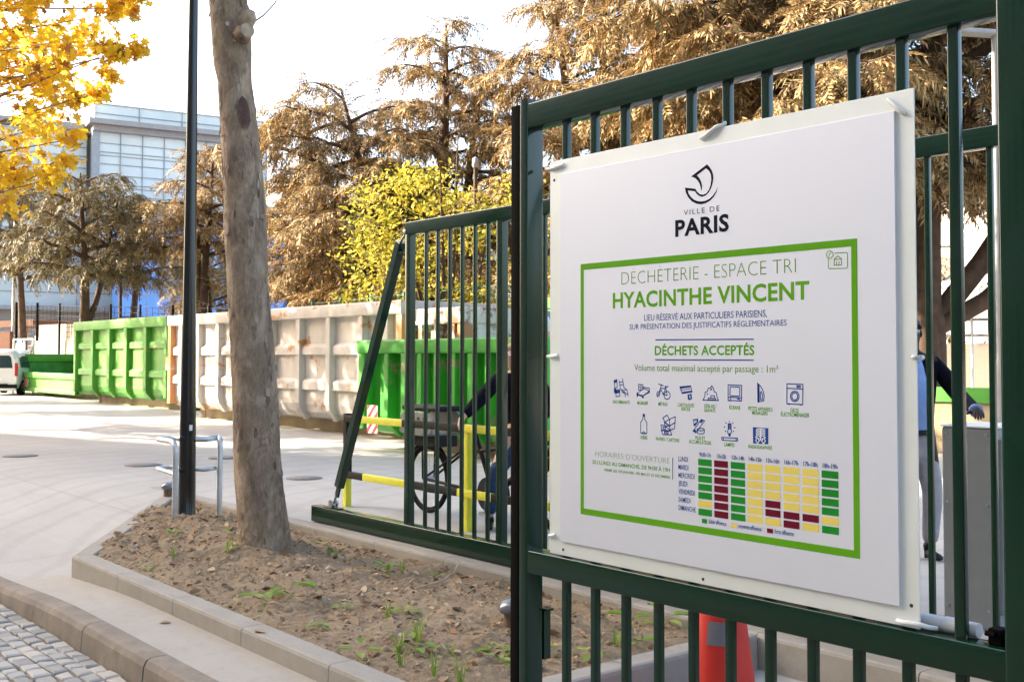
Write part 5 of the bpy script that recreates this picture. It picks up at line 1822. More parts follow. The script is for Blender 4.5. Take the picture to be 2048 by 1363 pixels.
def cyclist():
    base = CZ(1035, 10.1)
    t = thing('person', 'fair-haired person in dark navy jacket and jeans leaning over a black bicycle', 'person', base)
    fw, sd, up = -FWD, RGT, Vector((0, 0, 1))
    o = Vector((base.x, base.y, 0))
    P = lambda s_, f, z: o + sd * s_ + fw * f + up * z
    hc = P(-.035, .10, 1.565)
    pts = {'pelvis': (P(.06, -.02, .88), (.14, .11)), 'belly': (P(.045, .02, 1.05), (.13, .105)), 'chest': (P(.02, .06, 1.25), (.15, .115)), 'neck0': (P(.0, .08, 1.39), .065), 'neck': (P(-.02, .09, 1.44), .052),
           'head0': (P(-.03, .12, 1.50), (.06, .07)), 'head': (hc, (.075, .09)), 'head1': (P(-.04, .09, 1.635), (.064, .078))}
    ed = [('pelvis', 'belly'), ('belly', 'chest'), ('chest', 'neck0'), ('neck0', 'neck'), ('neck', 'head0'), ('head0', 'head'), ('head', 'head1')]
    hl = CZ(925, 9.75, ZH(834, 9.75))
    pts.update({'shR': (P(-.17, .05, 1.36), .068), 'elR': (P(-.34, .20, 1.17), .048), 'wrR': (hl, .03), 'shL': (P(.20, .05, 1.35), .068), 'elL': (P(.29, .13, 1.10), .048), 'wrL': (P(.20, .30, 1.0), .03)})
    ed += [('neck0', 'shR'), ('shR', 'elR'), ('elR', 'wrR'), ('neck0', 'shL'), ('shL', 'elL'), ('elL', 'wrL')]
    pts.update({'hpR': (P(-.05, 0, .82), .095), 'knR': (P(-.22, .12, .46), .06), 'anR': (P(-.25, .04, .10), .042), 'hpL': (P(.15, 0, .82), .095), 'knL': (P(.20, .10, .46), .06), 'anL': (P(.22, 0, .10), .042)})
    ed += [('pelvis', 'hpR'), ('hpR', 'knR'), ('knR', 'anR'), ('pelvis', 'hpL'), ('hpL', 'knL'), ('knL', 'anL')]
    dR = (hl - pts['elR'][0]).normalized()
    hand_pts(pts, ed, 'wrR', hl, (dR * .6 + Vector((0, 0, -.6))).normalized(), fw, -sd, .95, .7, 'a')
    hand_pts(pts, ed, 'wrL', pts['wrL'][0], (fw - sd).normalized(), (fw + sd).normalized(), (0, 0, 1), .95, .8, 'b')
    add_skin('body', pts, ed, M['skin'], t, None, 2, 0, face_extra(hc, fw, sd), (M['eye'], M['hair_dark']))
    hm = MB().sphere(hc + up * .02 - fw * .02, (.098, .098, .105), 18, 12)
    hm.v = [tuple(Vector(v) - fw * max(0, (Vector(v) - hc).dot(fw) - .045) * (1 if v[2] < hc.z + .06 else .3)) for v in hm.v]
    hm.build('hair', M['hair'], t)
    j = {'hem': (P(.06, -.02, .84), (.175, .145)), 'waist': (P(.045, .02, 1.04), (.165, .135)), 'chest': (P(.02, .06, 1.25), (.18, .135)), 'col': (P(-.01, .08, 1.40), (.09, .08)), 'shR': (P(-.17, .05, 1.36), .085), 'elR': (P(-.34, .20, 1.17), .068), 'wrR': (hl - dR * .02, .05), 'shL': (P(.20, .05, 1.35), .085), 'elL': (P(.29, .13, 1.10), .068), 'wrL': (P(.205, .28, 1.01), .048)}
    add_skin('jacket', j, [('hem', 'waist'), ('waist', 'chest'), ('chest', 'col'), ('chest', 'shR'), ('shR', 'elR'), ('elR', 'wrR'), ('chest', 'shL'), ('shL', 'elL'), ('elL', 'wrL')], M['coat'], t)
    tr = {'hip': (P(.06, -.02, .86), (.155, .125)), 'hpR': (P(-.04, 0, .76), .10), 'knR': (P(-.22, .12, .46), .078), 'anR': (P(-.25, .04, .12), .06), 'hpL': (P(.15, 0, .76), .10), 'knL': (P(.20, .10, .46), .078), 'anL': (P(.22, 0, .12), .06)}
    add_skin('jeans', tr, [('hip', 'hpR'), ('hpR', 'knR'), ('knR', 'anR'), ('hip', 'hpL'), ('hpL', 'knL'), ('knL', 'anL')], M['jeans'], t)
    for nm in 'RL':
        a = pts['an' + nm][0]
        add_skin('shoe', {'heel': (a + fw * -.03 + up * -.06, (.042, .036)), 'mid': (a + fw * .07 + up * -.06, (.045, .034)), 'toe': (a + fw * .17 + up * -.07, (.036, .026)), 'ankle': (a + up * .03, .043)}, [('heel', 'mid'), ('mid', 'toe'), ('heel', 'ankle')], M['leather'], t)


def bicycle():
    y = 6.42
    a = PN(858, 985, y)
    f = PN(1128, 985, y)
    zc = .345
    A, B = Vector((a.x, y, zc)), Vector((f.x, y, zc))
    t = thing('bicycle', 'black electric bicycle with grey rear seat shell, standing behind the yellow barrier', 'bicycle', (a.x, y, 0))
    for c in (A, B):
        ring = [c + Vector((math.cos(q) * .325, 0, math.sin(q) * .325)) for q in np.linspace(0, 2 * PI, 41)]
        wl = MB().tube(ring, .022, 8, 0, False).build('wheel', M['tyre'], t)
        MB().tube([c + Vector((math.cos(q) * .298, 0, math.sin(q) * .298)) for q in np.linspace(0, 2 * PI, 41)], .011, 6, 0, False).build('rim', M['black'], wl)
        sp = MB()
        for k in range(28):
            q = 2 * PI * k / 28
            s_ = .03 if k % 2 else -.03
            sp.tube([c + Vector((math.cos(q + .35) * .03, s_, math.sin(q + .35) * .03)), c + Vector((math.cos(q) * .295, 0, math.sin(q) * .295))], .0016, 4)
        sp.tube([c + Vector((0, -.05, 0)), c + Vector((0, .05, 0))], .03, 12)
        sp.build('spokes', M['steel'], wl)
        fe = MB().tube([c + Vector((math.cos(q) * .365, 0, math.sin(q) * .365)) for q in np.linspace(.25, PI + .2, 22)], .018, 8)
        fe.build('mudguard', M['black'], t)
    bb = A.lerp(B, .52) + Vector((0, 0, -.06))
    seat = A.lerp(B, .38) + Vector((0, 0, .50))
    head = B + Vector((-.12, 0, .55))
    fr = MB()
    fr.tube([bb, seat], .022, 10).tube([bb, head + Vector((.02, 0, -.12))], .032, 10).tube([head, B], .02, 10)
    fr.tube([A + Vector((0, -.06, 0)), bb + Vector((0, -.04, 0))], .016, 8).tube([A + Vector((0, -.06, 0)), seat + Vector((0, -.02, -.1))], .012, 8).tube([A + Vector((0, .06, 0)), seat + Vector((0, .02, -.1))], .012, 8)
    fr.tube([A + Vector((.1, -.07, -.1)), bb + Vector((0, -.06, -.02))], .03, 8)
    fr.tube([seat + Vector((.02, 0, -.18)), head + Vector((.01, 0, -.08))], .02, 10)
    fr.build('frame', M['black'], t)
    MB().tube([head, head + Vector((-.05, 0, .22))], .016, 8).tube([head + Vector((-.22, -.30, .24)), head + Vector((-.08, -.2, .24)), head + Vector((-.05, 0, .22)), head + Vector((-.08, .2, .24)), head + Vector((-.22, .30, .24))], .014, 10).build('handlebar', M['black'], t)
    MB().sphere(seat + Vector((-.02, 0, .04)), (.14, .08, .035), 14, 8).build('saddle', M['leather'], t)
    MB().lathe((0, 0, 0), [(.001, 0), (.11, 0), (.11, .05), (.001, .05)], 20).v
    mt = MB()
    mt.tube([bb + Vector((0, -.07, 0)), bb + Vector((0, .07, 0))], 0.16, 20)
    mt.build('motor', M['black'], t)
    MB().tube([bb + Vector((0, -.09, 0)), bb + Vector((.06, -.09, -.16))], .012, 8).box((bb.x + .02, bb.y - .19, bb.z - .18), (bb.x + .12, bb.y - .10, bb.z - .15)).build('crank', M['steel'], t)
    # rear rack with the perforated grey seat shell
    rk = A + Vector((.05, 0, .42))
    MB().box((rk.x - .30, y - .12, rk.z - .09), (rk.x + .27, y + .12, rk.z + .012)).tube([A + Vector((0, -.07, 0)), rk + Vector((-.05, -.08, 0))], .009, 6).tube([A + Vector((0, .07, 0)), rk + Vector((-.05, .08, 0))], .009, 6).build('rack', M['black'], t)
    sh = MB()
    w0 = .19
    prof = [(-.30, .03), (-.28, .20), (-.20, .24), (.18, .24), (.28, .17), (.26, .03), (.18, .0), (-.2, .0)]
    for yy in (y - w0, y + w0 - .02):
        sh.prism([(rk.x + px, rk.z + .013 + pz) for px, pz in prof], 1, yy, yy + .02)
    sh.box((rk.x - .2, y - w0 + .021, rk.z + .013), (rk.x + .18, y + w0 - .021, rk.z + .03))
    shell = sh.build('seat_shell', M['grey_plastic'], t, bevel=.008)
    hl = MB()
    for px in (-.18, -.08, .02, .12):
        for pz in (.09, .17):
            hl.box((rk.x + px, y - w0 - .0025, rk.z + pz), (rk.x + px + .045, y - w0 + .001, rk.z + pz + .028))
    hl.build('slots', M['hole'], shell)
    MB().box((rk.x - .32, y - .15, rk.z + .256), (rk.x + .30, y + .15, rk.z + .31)).build('cushion', M['black'], t, bevel=.02)


man()
cyclist()
bicycle()


# ------------------------------------------------------------------ cabinet, pipe, cone, covers
def small_things():
    y = 6.12
    xa, xb = PN(1886, 1000, y).x, PN(1993, 1000, y).x
    zt = PN(1940, 851, y).z
    t = thing('control_cabinet', 'tall grey metal control cabinet behind the right end of the gates', 'cabinet', (xa, y, 0))
    MB().box((xa, y, .0), (xb, y + .42, zt)).build('housing', M['cabinet'], t, bevel=.012)
    MB().box((xa - .008, y - .008, zt + .0005), (xb + .008, y + .43, zt + .014)).build('lid', M['white_panel'], t, bevel=.004)
    MB().box((xb + .001, y + .02, .1), (xb + .03, y + .40, zt - .06)).box((xb + .03, y + .06, zt * .55), (xb + .055, y + .10, zt * .72)).build('door', M['cabinet'], t, bevel=.008)
    m = MB()
    for fx in (.1, .85):
        for fz in (.97, .62, .1):
            p = Vector((xa + (xb - xa) * fx, y, zt * fz))
            m.tube([p, p + Vector((0, -.005, 0))], .007, 8)
    m.build('screw', M['steel'], t)
    # pipe resting on the middle rail behind the bars
    p0, p1 = PN(1760, 1240, GN + .073), PN(1962, 1275, GN + .073)
    zp = PN(1091, 1106.5, GN).z + .0215
    tag(MB().tube([Vector((p0.x, GN + .073, zp)), Vector((p1.x, GN + .073, zp))], .021, 16).tube([Vector((p1.x - .10, GN + .073, zp)), Vector((p1.x - .04, GN + .073, zp))], .0235, 16).build('conduit_pipe', M['pvc'], None, p0), 'light grey plastic pipe lying on the middle rail behind the sign foot', 'pipe')
    # cone
    c = G(1432, 1500, -.19)
    d = 5.05
    c = CZ(1440, d, -.19)
    t = thing('traffic_cone', 'orange traffic cone with grey reflective patches behind the bars under the sign', 'cone', c)
    ztop = ZH(955, d)
    h = ztop - c.z
    r0 = 82 / F_PX * d
    MB().box((c.x - .24, c.y - .24, c.z), (c.x + .24, c.y + .24, c.z + .035)).build('base', M['cone'], t, bevel=.01)
    zf = lambda z: r0 - (r0 - .026) * (z / h)
    MB().lathe(c, [(zf(.036), .036), (zf(h * .5), h * .5), (zf(h), h)], 30).build('body', M['cone'], t)
    def patch(z0, z1_, a0, a1):
        m = MB()
        fa = math.atan2(-FWD.y, -FWD.x)
        vs = []
        n = 8
        for k in range(n + 1):
            an = fa + math.radians(a0 + (a1 - a0) * k / n)
            for z in (z0, z1_):
                r = zf(z) + .0025
                vs.append((c.x + r * math.cos(an), c.y + r * math.sin(an), c.z + z))
        m.add(vs, [(2 * k, 2 * k + 2, 2 * k + 3, 2 * k + 1) for k in range(n)], 0, True)
        m.build('reflector', M['reflect'], t)
    def zz(py):
        return ZH(py, d) - c.z
    patch(zz(1270), zz(1226), -42, 10)
    patch(zz(1392), zz(1347), -30, 34)
    patch(zz(1270), zz(1222), 120, 230)
    # cast-iron covers in the yard
    for (x, y_, rx, lab) in ((42, 916, .26, 'oblong grey manhole cover at the far left of the sunlit yard edge'), (288, 933, .26, 'rusty manhole cover left of the hoop guard in the shaded yard'), (450, 918, .24, 'manhole cover half behind the right leg of the hoop guard'), (610, 958, .23, 'round manhole cover just right of the leaning tree trunk')):
        p = G(x, y_, 0)
        t = thing('manhole_cover', lab, 'manhole cover', (p.x, p.y, .004), 'manhole covers in the yard')
        MB().lathe((p.x, p.y, .004), [(rx, 0), (rx, .006), (rx - .03, .006)], 36).build('frame', M['grate'], t)
        MB().lathe((p.x, p.y, .0105), [(rx - .035, 0), (rx - .04, .006), (.01, .006)], 36).build('lid', M['grate'], t)


small_things()


# ------------------------------------------------------------------ van, railings, lamps, fences
def frame_at(c, yaw_dir):
    """world matrix: local x to the right seen from the camera side, y away, z up"""
    yd = Vector((yaw_dir.x, yaw_dir.y, 0)).normalized()
    xd = Vector((yd.y, -yd.x, 0))
    m = Matrix.Identity(4)
    m.col[0][:3] = xd
    m.col[1][:3] = yd
    m.col[2][:3] = (0, 0, 1)
    m.col[3][:3] = c
    return m


def mb_tf(m, M_):
    m.v = [tuple(M_ @ Vector(v)) for v in m.v]
    return m


def van():
    dist = 44.0
    c = CZ(-8, dist, 0.0)
    T = frame_at(c, (FWD + RGT * -.12))
    t = thing('van', 'small white van seen from behind at the left edge, parked beside the low green skip', 'van', c)
    hw = .84
    # rear profile (z, half width) lofted along the length
    def ring(y, zt, sc, zb=.28):
        pts = []
        prof = [(zb, .93), (zb + .25, 1.0), (.95, 1.0), (1.12, .975), (1.45, .90), (zt - .09, .80), (zt - .02, .66), (zt, .3)]
        for z, w_ in prof:
            pts.append((hw * w_ * sc, y, min(z, zt)))
        for z, w_ in prof[::-1]:
            pts.append((-hw * w_ * sc, y, min(z, zt)))
        return pts
    rings = [ring(0.0, 1.70, .97, .36), ring(.06, 1.80, .995, .30), ring(.5, 1.86, 1.0), ring(1.6, 1.87, 1.0), ring(2.8, 1.84, 1.0), ring(3.35, 1.45, .99), ring(3.6, 1.1, .97), ring(4.25, .92, .93), ring(4.4, .75, .88)]
    n = len(rings[0])
    b = MB()
    vs = [p for r in rings for p in r]
    fs = [(i * n + k, i * n + (k + 1) % n, (i + 1) * n + (k + 1) % n, (i + 1) * n + k) for i in range(len(rings) - 1) for k in range(n)]
    b.add(vs, fs, 0, True)
    b.add(rings[0], [tuple(range(n))])
    b.add(rings[-1], [tuple(range(n))[::-1]])
    mb_tf(b, T).build('body', M['car_white'], t)
    w_ = MB().add([(-.66, -.012, 1.10), (.66, -.012, 1.10), (.60, -.010, 1.52), (.52, -.008, 1.60), (-.52, -.008, 1.60), (-.60, -.010, 1.52)], [tuple(range(6))])
    mb_tf(w_, T).build('rear_window', M['car_glass'], t)
    for s_ in (-1, 1):
        g = MB().add([(s_ * .868, .5, 1.12), (s_ * .868, 3.0, 1.10), (s_ * .80, 2.75, 1.55), (s_ * .80, .55, 1.57)], [(0, 1, 2, 3)])
        mb_tf(g, T).build('side_window', M['car_glass'], t)
        l = MB().box((s_ * .80 - .05, -.02, .78), (s_ * .80 + .05, .05, 1.30))
        mb_tf(l, T).build('tail_light', M['lamp_red'], t)
    mb_tf(MB().box((-.82, -.05, .30), (.82, .08, .44)).box((-.5, -.06, .40), (.5, -.045, .47)), T).build('bumper', M['black'], t)
    mb_tf(MB().box((-.80, -.055, .20), (.80, .1, .29)), T).build('bumper_skirt', M['white'], t)
    pl = mb_tf(MB().box((-.27, -.035, .60), (.27, -.02, .71)), T).build('number_plate', M['white'], t)
    mb_tf(MB().box((-.27, -.037, .60), (-.225, -.0355, .71)), T).build('plate_band', M['blue'], pl)
    mb_tf(MB().tube([(math.cos(q) * .07, -.02, .88 + math.sin(q) * .05) for q in np.linspace(0, 2 * PI, 17)], .008, 6).box((-.10, -.026, .868), (.10, -.015, .892)), T).build('badge', M['mullion'], t)
    for s_ in (-1, 1):
        for y in (.75, 3.4):
            wl = mb_tf(MB().tube([(s_ * .66, y, .31), (s_ * .85, y, .31)], .31, 22), T).build('wheel', M['tyre'], t)
            mb_tf(MB().tube([(s_ * .84, y, .31), (s_ * .856, y, .31)], .19, 18), T).build('rim', M['steel'], wl)


def tube_rail():
    y = 12.25
    xa, xb = PN(782, 640, y).x, PN(1012, 640, y).x
    z = PN(900, 632, y).z
    t = thing('tube_railing', 'white painted tube railing with rounded ends above the bright green skip', 'railing', (xa, y, 0))
    r = .12
    pts = [(xa, y, 0), (xa, y, z - r), (xa + .035, y, z - .035), (xa + r, y, z), (xb - r, y, z), (xb - .035, y, z - .035), (xb, y, z - r), (xb, y, 0)]
    MB().tube(pts, .04, 10).build('frame', M['white'], t)
    y2 = y + 1.0
    pts2 = [(p[0], y2, p[2] * .985) for p in pts]
    MB().tube(pts2, .04, 10).build('frame', M['white'], t)
    for k in (.45, .86):
        x = xa + (xb - xa) * k
        MB().tube([(x, y, z), (x, y, 0)], .035, 8).build('post', M['white'], t)
    MB().tube([(xa, y, z - .55), (xb, y, z - .55)], .03, 8).build('middle_bar', M['white'], t)


def lamp_at(px, dist, ytop, r, mat, label, head=None, name='street_lamp', white_box=None, zb=0.0, ybot_mat=None):
    c = CZ(px, dist, zb)
    zt = ZH(ytop, dist)
    t = thing(name, label, 'street lamp', c)
    MB().lathe(c, [(r * 1.3, 0), (r, (zt - zb) * .3), (r * .7, zt - zb)], 12).build('pole', mat, t)
    top = Vector((c.x, c.y, zt))
    if head:
        d = RGT * head
        m = MB().obox(top + d * -.1, top + d * .55 + Vector((0, 0, .04)), .22, .07)
        m.build('lamp_head', M['mullion'], t, bevel=.02)
    else:
        MB().lathe(top, [(r * .9, -.05), (r * 1.3, .0), (r * 1.2, .2), (.01, .26)], 12).build('lamp_head', M['mullion'], t)
    if white_box:
        z = ZH(white_box, dist)
        MB().box((c.x - .17, c.y - .17, z - .2), (c.x + .17, c.y + .17, z + .14)).build('control_box', M['white'], t, bevel=.02)
    return t


def street_lamps():
    lamp_at(240, 46, 410, .075, M['cedar_bark'], 'thin dark street lamp with a white box halfway up, among the left cedars', -1, white_box=517)
    lamp_at(645, 37, 400, .06, M['cedar_bark'], 'thin bare grey lamp pole rising right of the leaning trunk')
    lamp_at(950, 30, 330, .075, M['cedar_bark'], 'dark lamp pole in front of the yellow-green tree behind the sliding gate')
    lamp_at(27, 52, 300, .10, M['galv'], 'silvery lamp pole shining white at the far left edge behind the van')
    lamp_at(1997, 15, 60, .05, M['cornice'], 'grey lamp pole with flat square lamp head beside the big gate post', -1)


def fences():
    # dark mesh fence on the rise behind the skips
    def run(px0, px1, d0, d1, ytop, ybot, n, label, mat):
        a = CZ(px0, d0)
        b = CZ(px1, d1)
        t = thing('mesh_fence', label, 'fence', a)
        for k in range(n + 1):
            f = k / n
            p = a.lerp(b, f)
            d = d0 + (d1 - d0) * f
            yt = ytop[0] + (ytop[1] - ytop[0]) * f
            MB().box((p.x - .04, p.y - .04, 0), (p.x + .04, p.y + .04, ZH(yt, d))).build('post', mat, t)
        m = MB()
        for j in range(7):
            h0 = ZH(ytop[0] + 6, d0) - j * .22
            h1 = ZH(ytop[1] + 6, d1) - j * .22
            m.tube([Vector((a.x, a.y, h0)), Vector((b.x, b.y, h1))], .012, 5)
        nn = int((b - a).length / .5)
        for j in range(nn):
            p = a.lerp(b, j / nn)
            d = d0 + (d1 - d0) * j / nn
            zt = ZH(ytop[0] + (ytop[1] - ytop[0]) * j / nn + 6, d)
            m.box((p.x - .006, p.y - .006, zt - 1.35), (p.x + .006, p.y + .006, zt))
        m.build('wire_mesh', mat, t)
    run(33, 590, 52, 33, (606, 614), (0, 0), 9, 'dark mesh fence running behind the left skips in front of the glass building', M['black'])
    run(625, 1040, 31, 24.5, (602, 560), (0, 0), 6, 'green mesh fence rising behind the white skip and the railing', M['wire'])


van()
tube_rail()
street_lamps()
fences()


# ------------------------------------------------------------------ buildings
def building_frame(px, dist, ang):
    """origin at ground under image column px; x axis heads ang degrees right of the view direction"""
    o = CZ(px, dist)
    a = math.radians(ang)
    xd = (FWD * math.cos(a) + RGT * math.sin(a)).normalized()
    yd = Vector((-xd.y, xd.x, 0))
    m = Matrix.Identity(4)
    m.col[0][:3] = xd
    m.col[1][:3] = yd
    m.col[3][:3] = o
    return m


def curtain(t, T, x0, x1, y, z0, z1, dx, zs, glass, name='glazing'):
    """glass wall with mullions and transoms in the local frame (faces -y)"""
    mb_tf(MB().box((x0, y, z0), (x1, y + .2, z1)), T).build(name, glass, t)
    m = MB()
    n = max(1, int(round((x1 - x0) / dx)))
    for k in range(n + 1):
        x = x0 + (x1 - x0) * k / n
        m.box((x - .03, y - .12, z0), (x + .03, y - .002, z1))
    for z in zs:
        m.box((x0, y - .09, z - .028), (x1, y - .003, z + .028))
    mb_tf(m, T).build('mullions', M['mullion'], t)


def glass_building():
    D0 = 92.0
    T = building_frame(190, D0, 60)
    H = lambda y: ZH(y, D0)
    t = thing('glass_building', 'tall pale glass office building with grey cornice and glazed top storey behind the cedars', 'building', T.col[3][:3])
    ztop, zc1, zc0 = H(197), H(240), H(262)
    L = 14.5
    L2 = 75
    zs = []
    y_ = 284
    while y_ < 640:
        zs += [H(y_), H(y_ + 18), H(y_ + 25)]
        y_ += 64
        zs.append(H(y_ - 22))
    curtain(t, T, 0, L, 0, 9.2, zc0, 1.9, [q for q in zs if q > 9.3], M['glass'])
    curtain(t, T, -.1, L, 1.2, zc1, ztop, 3.8, [zc1 + .9, zc1 + 2.0, ztop - .1], M['glass_top'], 'top_storey')
    mb_tf(MB().box((-.9, -1.2, zc0 + .5), (L, 6, zc1)).box((-.5, -.6, zc0), (L, 5, zc0 + .498)), T).build('cornice', M['cornice'], t)
    mb_tf(MB().box((-.5, -.3, 0), (.1, .5, zc0)), T).build('corner_column', M['mullion'], t)
    # set-back wing to the left
    curtain(t, T, -42, -.6, 2.0, 9.2, zc0 + .2, 1.9, [q - .2 for q in zs if q > 9.5], M['glass'], 'wing_glazing')
    mb_tf(MB().box((-44, 1.2, zc0 + .25), (-.92, 8, zc1 - .12)), T).build('wing_cornice', M['cornice'], t)
    # lower storeys: bands of slab and pale glass
    for k, (z0, z1_) in enumerate(((5.6, 8.9), (2.2, 5.3), (-.2, 1.9))):
        curtain(t, T, -42, L2, -1.0 - .3 * k, z0, z1_, 4.0, [z0 + 1.2, z1_ - .8], M['glass'] if k < 1 else M['beige'], 'lower_glazing')
        mb_tf(MB().box((-42.5, -2.2 - .3 * k, z1_), (L2, 6, z1_ + .3)), T).build('floor_slab', M['slab'], t)
    mb_tf(MB().box((-41.8, 2.6, 0), (L - .1, 20, zc0 - .1)).box((L, 2.6, 0), (L2, 12, 9.1)), T).build('core', M['slab'], t)
    curtain(t, T, L + .2, L2, .4, 9.2, H(436), 1.9, [H(q) for q in (445, 458, 466, 480)], M['glass'], 'annex_glazing')
    mb_tf(MB().box((L + .1, 0, H(436)), (L2, 6, H(428))), T).build('annex_cornice', M['cornice'], t)
    # blue clad volume with a tall rounded window slot
    D1 = 84
    T2 = building_frame(246, D1, 62)
    H1 = lambda y: ZH(y, D1)
    b = thing('blue_pavilion', 'bright blue clad building volume with a tall rounded window slot, seen between the cedars', 'building', T2.col[3][:3])
    mb_tf(MB().box((0, 0, H1(612) - .8), (17, 6, H1(432))), T2).build('cladding', M['bluep'], b)
    m = MB()
    for x in (1.7, 3.6, 5.4, 7.4, 9.2, 11, 13, 15):
        m.box((x - .03, -.03, H1(612) - .8), (x + .03, -.001, H1(432)))
    for y in (470, 510, 545, 570, 590):
        m.box((0, -.04, H1(y) - .04), (17, -.001, H1(y) + .04))
    mb_tf(m, T2).build('joints', M['mullion'], b)
    xs = 5.1
    pts = [(xs + .75 * math.cos(q), H1(588) + .75 * math.sin(q)) for q in np.linspace(PI, 2 * PI, 9)] + [(xs + .75, H1(470)), (xs - .75, H1(470))]
    mb_tf(MB().prism(pts, 1, -.12, .05), T2).build('window_slot', M['glass'], b)
    mb_tf(MB().box((.5, .5, 0), (16.5, 5.5, H1(612) - .8)), T2).build('base', M['beige'], b)


def left_yard_buildings():
    d = 50
    def blk(px0, px1, d0, d1, y_t, mat, name, label, cat, depth=.3, ybase=None):
        a, b = CZ(px0, d0), CZ(px1, d1)
        zt = ZH(y_t, (d0 + d1) / 2)
        m = MB().obox(a + Vector((0, 0, zt / 2 - .1)), b + Vector((0, 0, zt / 2 - .1)), depth, zt + .2)
        return tag(m.build(name, mat, None, a), label, cat)
    blk(68, 168, 50, 47, 683, M['beige'], 'low_wall', 'low beige wall beyond the low green skip', 'wall', .3)
    blk(-160, 23, 52, 50, 665, M['brown'], 'brown_wall', 'rust-brown panel wall behind the white van', 'wall', .2)
    blk(117, 190, 54, 52, 651, M['beige'], 'utility_block', 'plain grey-beige block standing right of the shelter', 'building', 2.0)
    a, b = CZ(52, 56), CZ(122, 55)
    t = thing('shelter', 'open shelter with brown fascia roof and square posts behind the beige wall', 'shelter', a)
    za, zb = ZH(655, 56), ZH(640, 55)
    MB().obox(a + Vector((0, 0, ZH(652, 56))), b + Vector((0, 0, ZH(648, 55))), 3.5, .32).build('roof', M['brown'], t)
    for f in (.02, .35, .66, .98):
        p = a.lerp(b, f)
        MB().box((p.x - .12, p.y - .12, 0), (p.x + .12, p.y + .12, ZH(656, 55.5))).build('post', M['slab'], t)
    MB().obox(a + FWD * 1.8 + Vector((0, 0, 1.2)), b + FWD * 1.8 + Vector((0, 0, 1.2)), .1, 2.4).build('back_wall', M['glass'], t)
    # metal gate with notice
    a, b = CZ(28, 47), CZ(68, 46)
    t = thing('metal_gate', 'light metal yard gate with crossbar and a small notice, behind the van', 'gate', a)
    zt = ZH(678, 46.5)
    m = MB()
    for f in (0, .55, 1):
        p = a.lerp(b, f)
        m.tube([p, p + Vector((0, 0, zt))], .045, 8)
    for z in (.25, zt - .05):
        m.tube([a + Vector((0, 0, z)), b + Vector((0, 0, z))], .035, 8)
    m.tube([a.lerp(b, .55) + Vector((0, 0, .25)), b + Vector((0, 0, zt - .05))], .03, 8)
    m.build('frame', M['galv'], t)
    m = MB()
    for k in range(16):
        z = .35 + k * .11
        m.obox(a.lerp(b, .72) + Vector((0, 0, z)), b + Vector((0, 0, z)) + FWD * .05, .03, .06)
    m.build('slats', M['white'], t)
    p, q = CZ(33, 46.4), CZ(50, 46.0)
    n = MB().obox(p + Vector((0, 0, ZH(698, 46.2))), q + Vector((0, 0, ZH(698, 46.2))), .03, .46)
    nb = n.build('notice', M['white'], t)
    c = p.lerp(q, .5) - FWD * .03 + Vector((0, 0, ZH(698, 46.2)))
    MB().tube([c + RGT * (math.cos(a_) * .10) + Vector((0, 0, math.sin(a_) * .13)) for a_ in np.linspace(.5, 5.6, 16)], .022, 6).build('emblem', M['navy'], nb)
    MB().obox(p + Vector((0, 0, ZH(684, 46.2))) + RGT * .04, q + Vector((0, 0, ZH(684, 46.2))) - RGT * .12, .03, .12).build('blue_strip', M['bluep'], t)


def right_buildings():
    a, b = CZ(1700, 27), CZ(2300, 23)
    tag(MB().obox(a + Vector((0, 0, ZH(684, 25) / 2)), b + Vector((0, 0, ZH(684, 25) / 2)), .5, ZH(684, 25)).build('concrete_wall', M['beige_d'], None, a), 'smooth beige concrete wall behind the suited man', 'wall')
    a, b = CZ(1620, 44), CZ(2350, 36)
    t = thing('white_house', 'sunlit white house wall with a round vent, behind the right cedar', 'building', a)
    MB().obox(a + Vector((0, 0, 3.7)), b + Vector((0, 0, 3.7)), 6, 7.6).build('wall', M['whitewall'], t)
    MB().obox(a + Vector((0, 0, 7.75)) - FWD * .3, b + Vector((0, 0, 7.75)) - FWD * .3, 7.2, .5).build('roof', M['brown'], t)
    yd = (b - a).normalized()
    nrm = Vector((yd.y, -yd.x, 0))
    if nrm.dot(-FWD) < 0:
        nrm = -nrm
    f = .485
    p = a.lerp(b, f) + nrm * 3.02
    c = p + Vector((0, 0, ZH(528, 37)))
    MB().tube([c, c + nrm * .04], .42, 24).build('round_vent', M['beige_d'], t)
    MB().obox(c + Vector((0, 0, .75)) - yd * .8, c + Vector((0, 0, .75)) + yd * .6, .1, .05).build('ledge', M['cornice'], t)
    a, b = CZ(1720, 24), CZ(2200, 21)
    t = thing('rail_fence', 'three white horizontal rails above the beige concrete wall', 'railing', a)
    for y in (605, 637, 668):
        MB().tube([a + Vector((0, 0, ZH(y, 22.5))), b + Vector((0, 0, ZH(y, 22.5)))], .03, 8).build('rail', M['cornice'], t)  # white rails coloured grey: their shade is put into the colour
    for k in range(5):
        p = a.lerp(b, k / 4)
        MB().tube([p, p + Vector((0, 0, ZH(600, 22.5)))], .035, 8).build('post', M['white'], t)


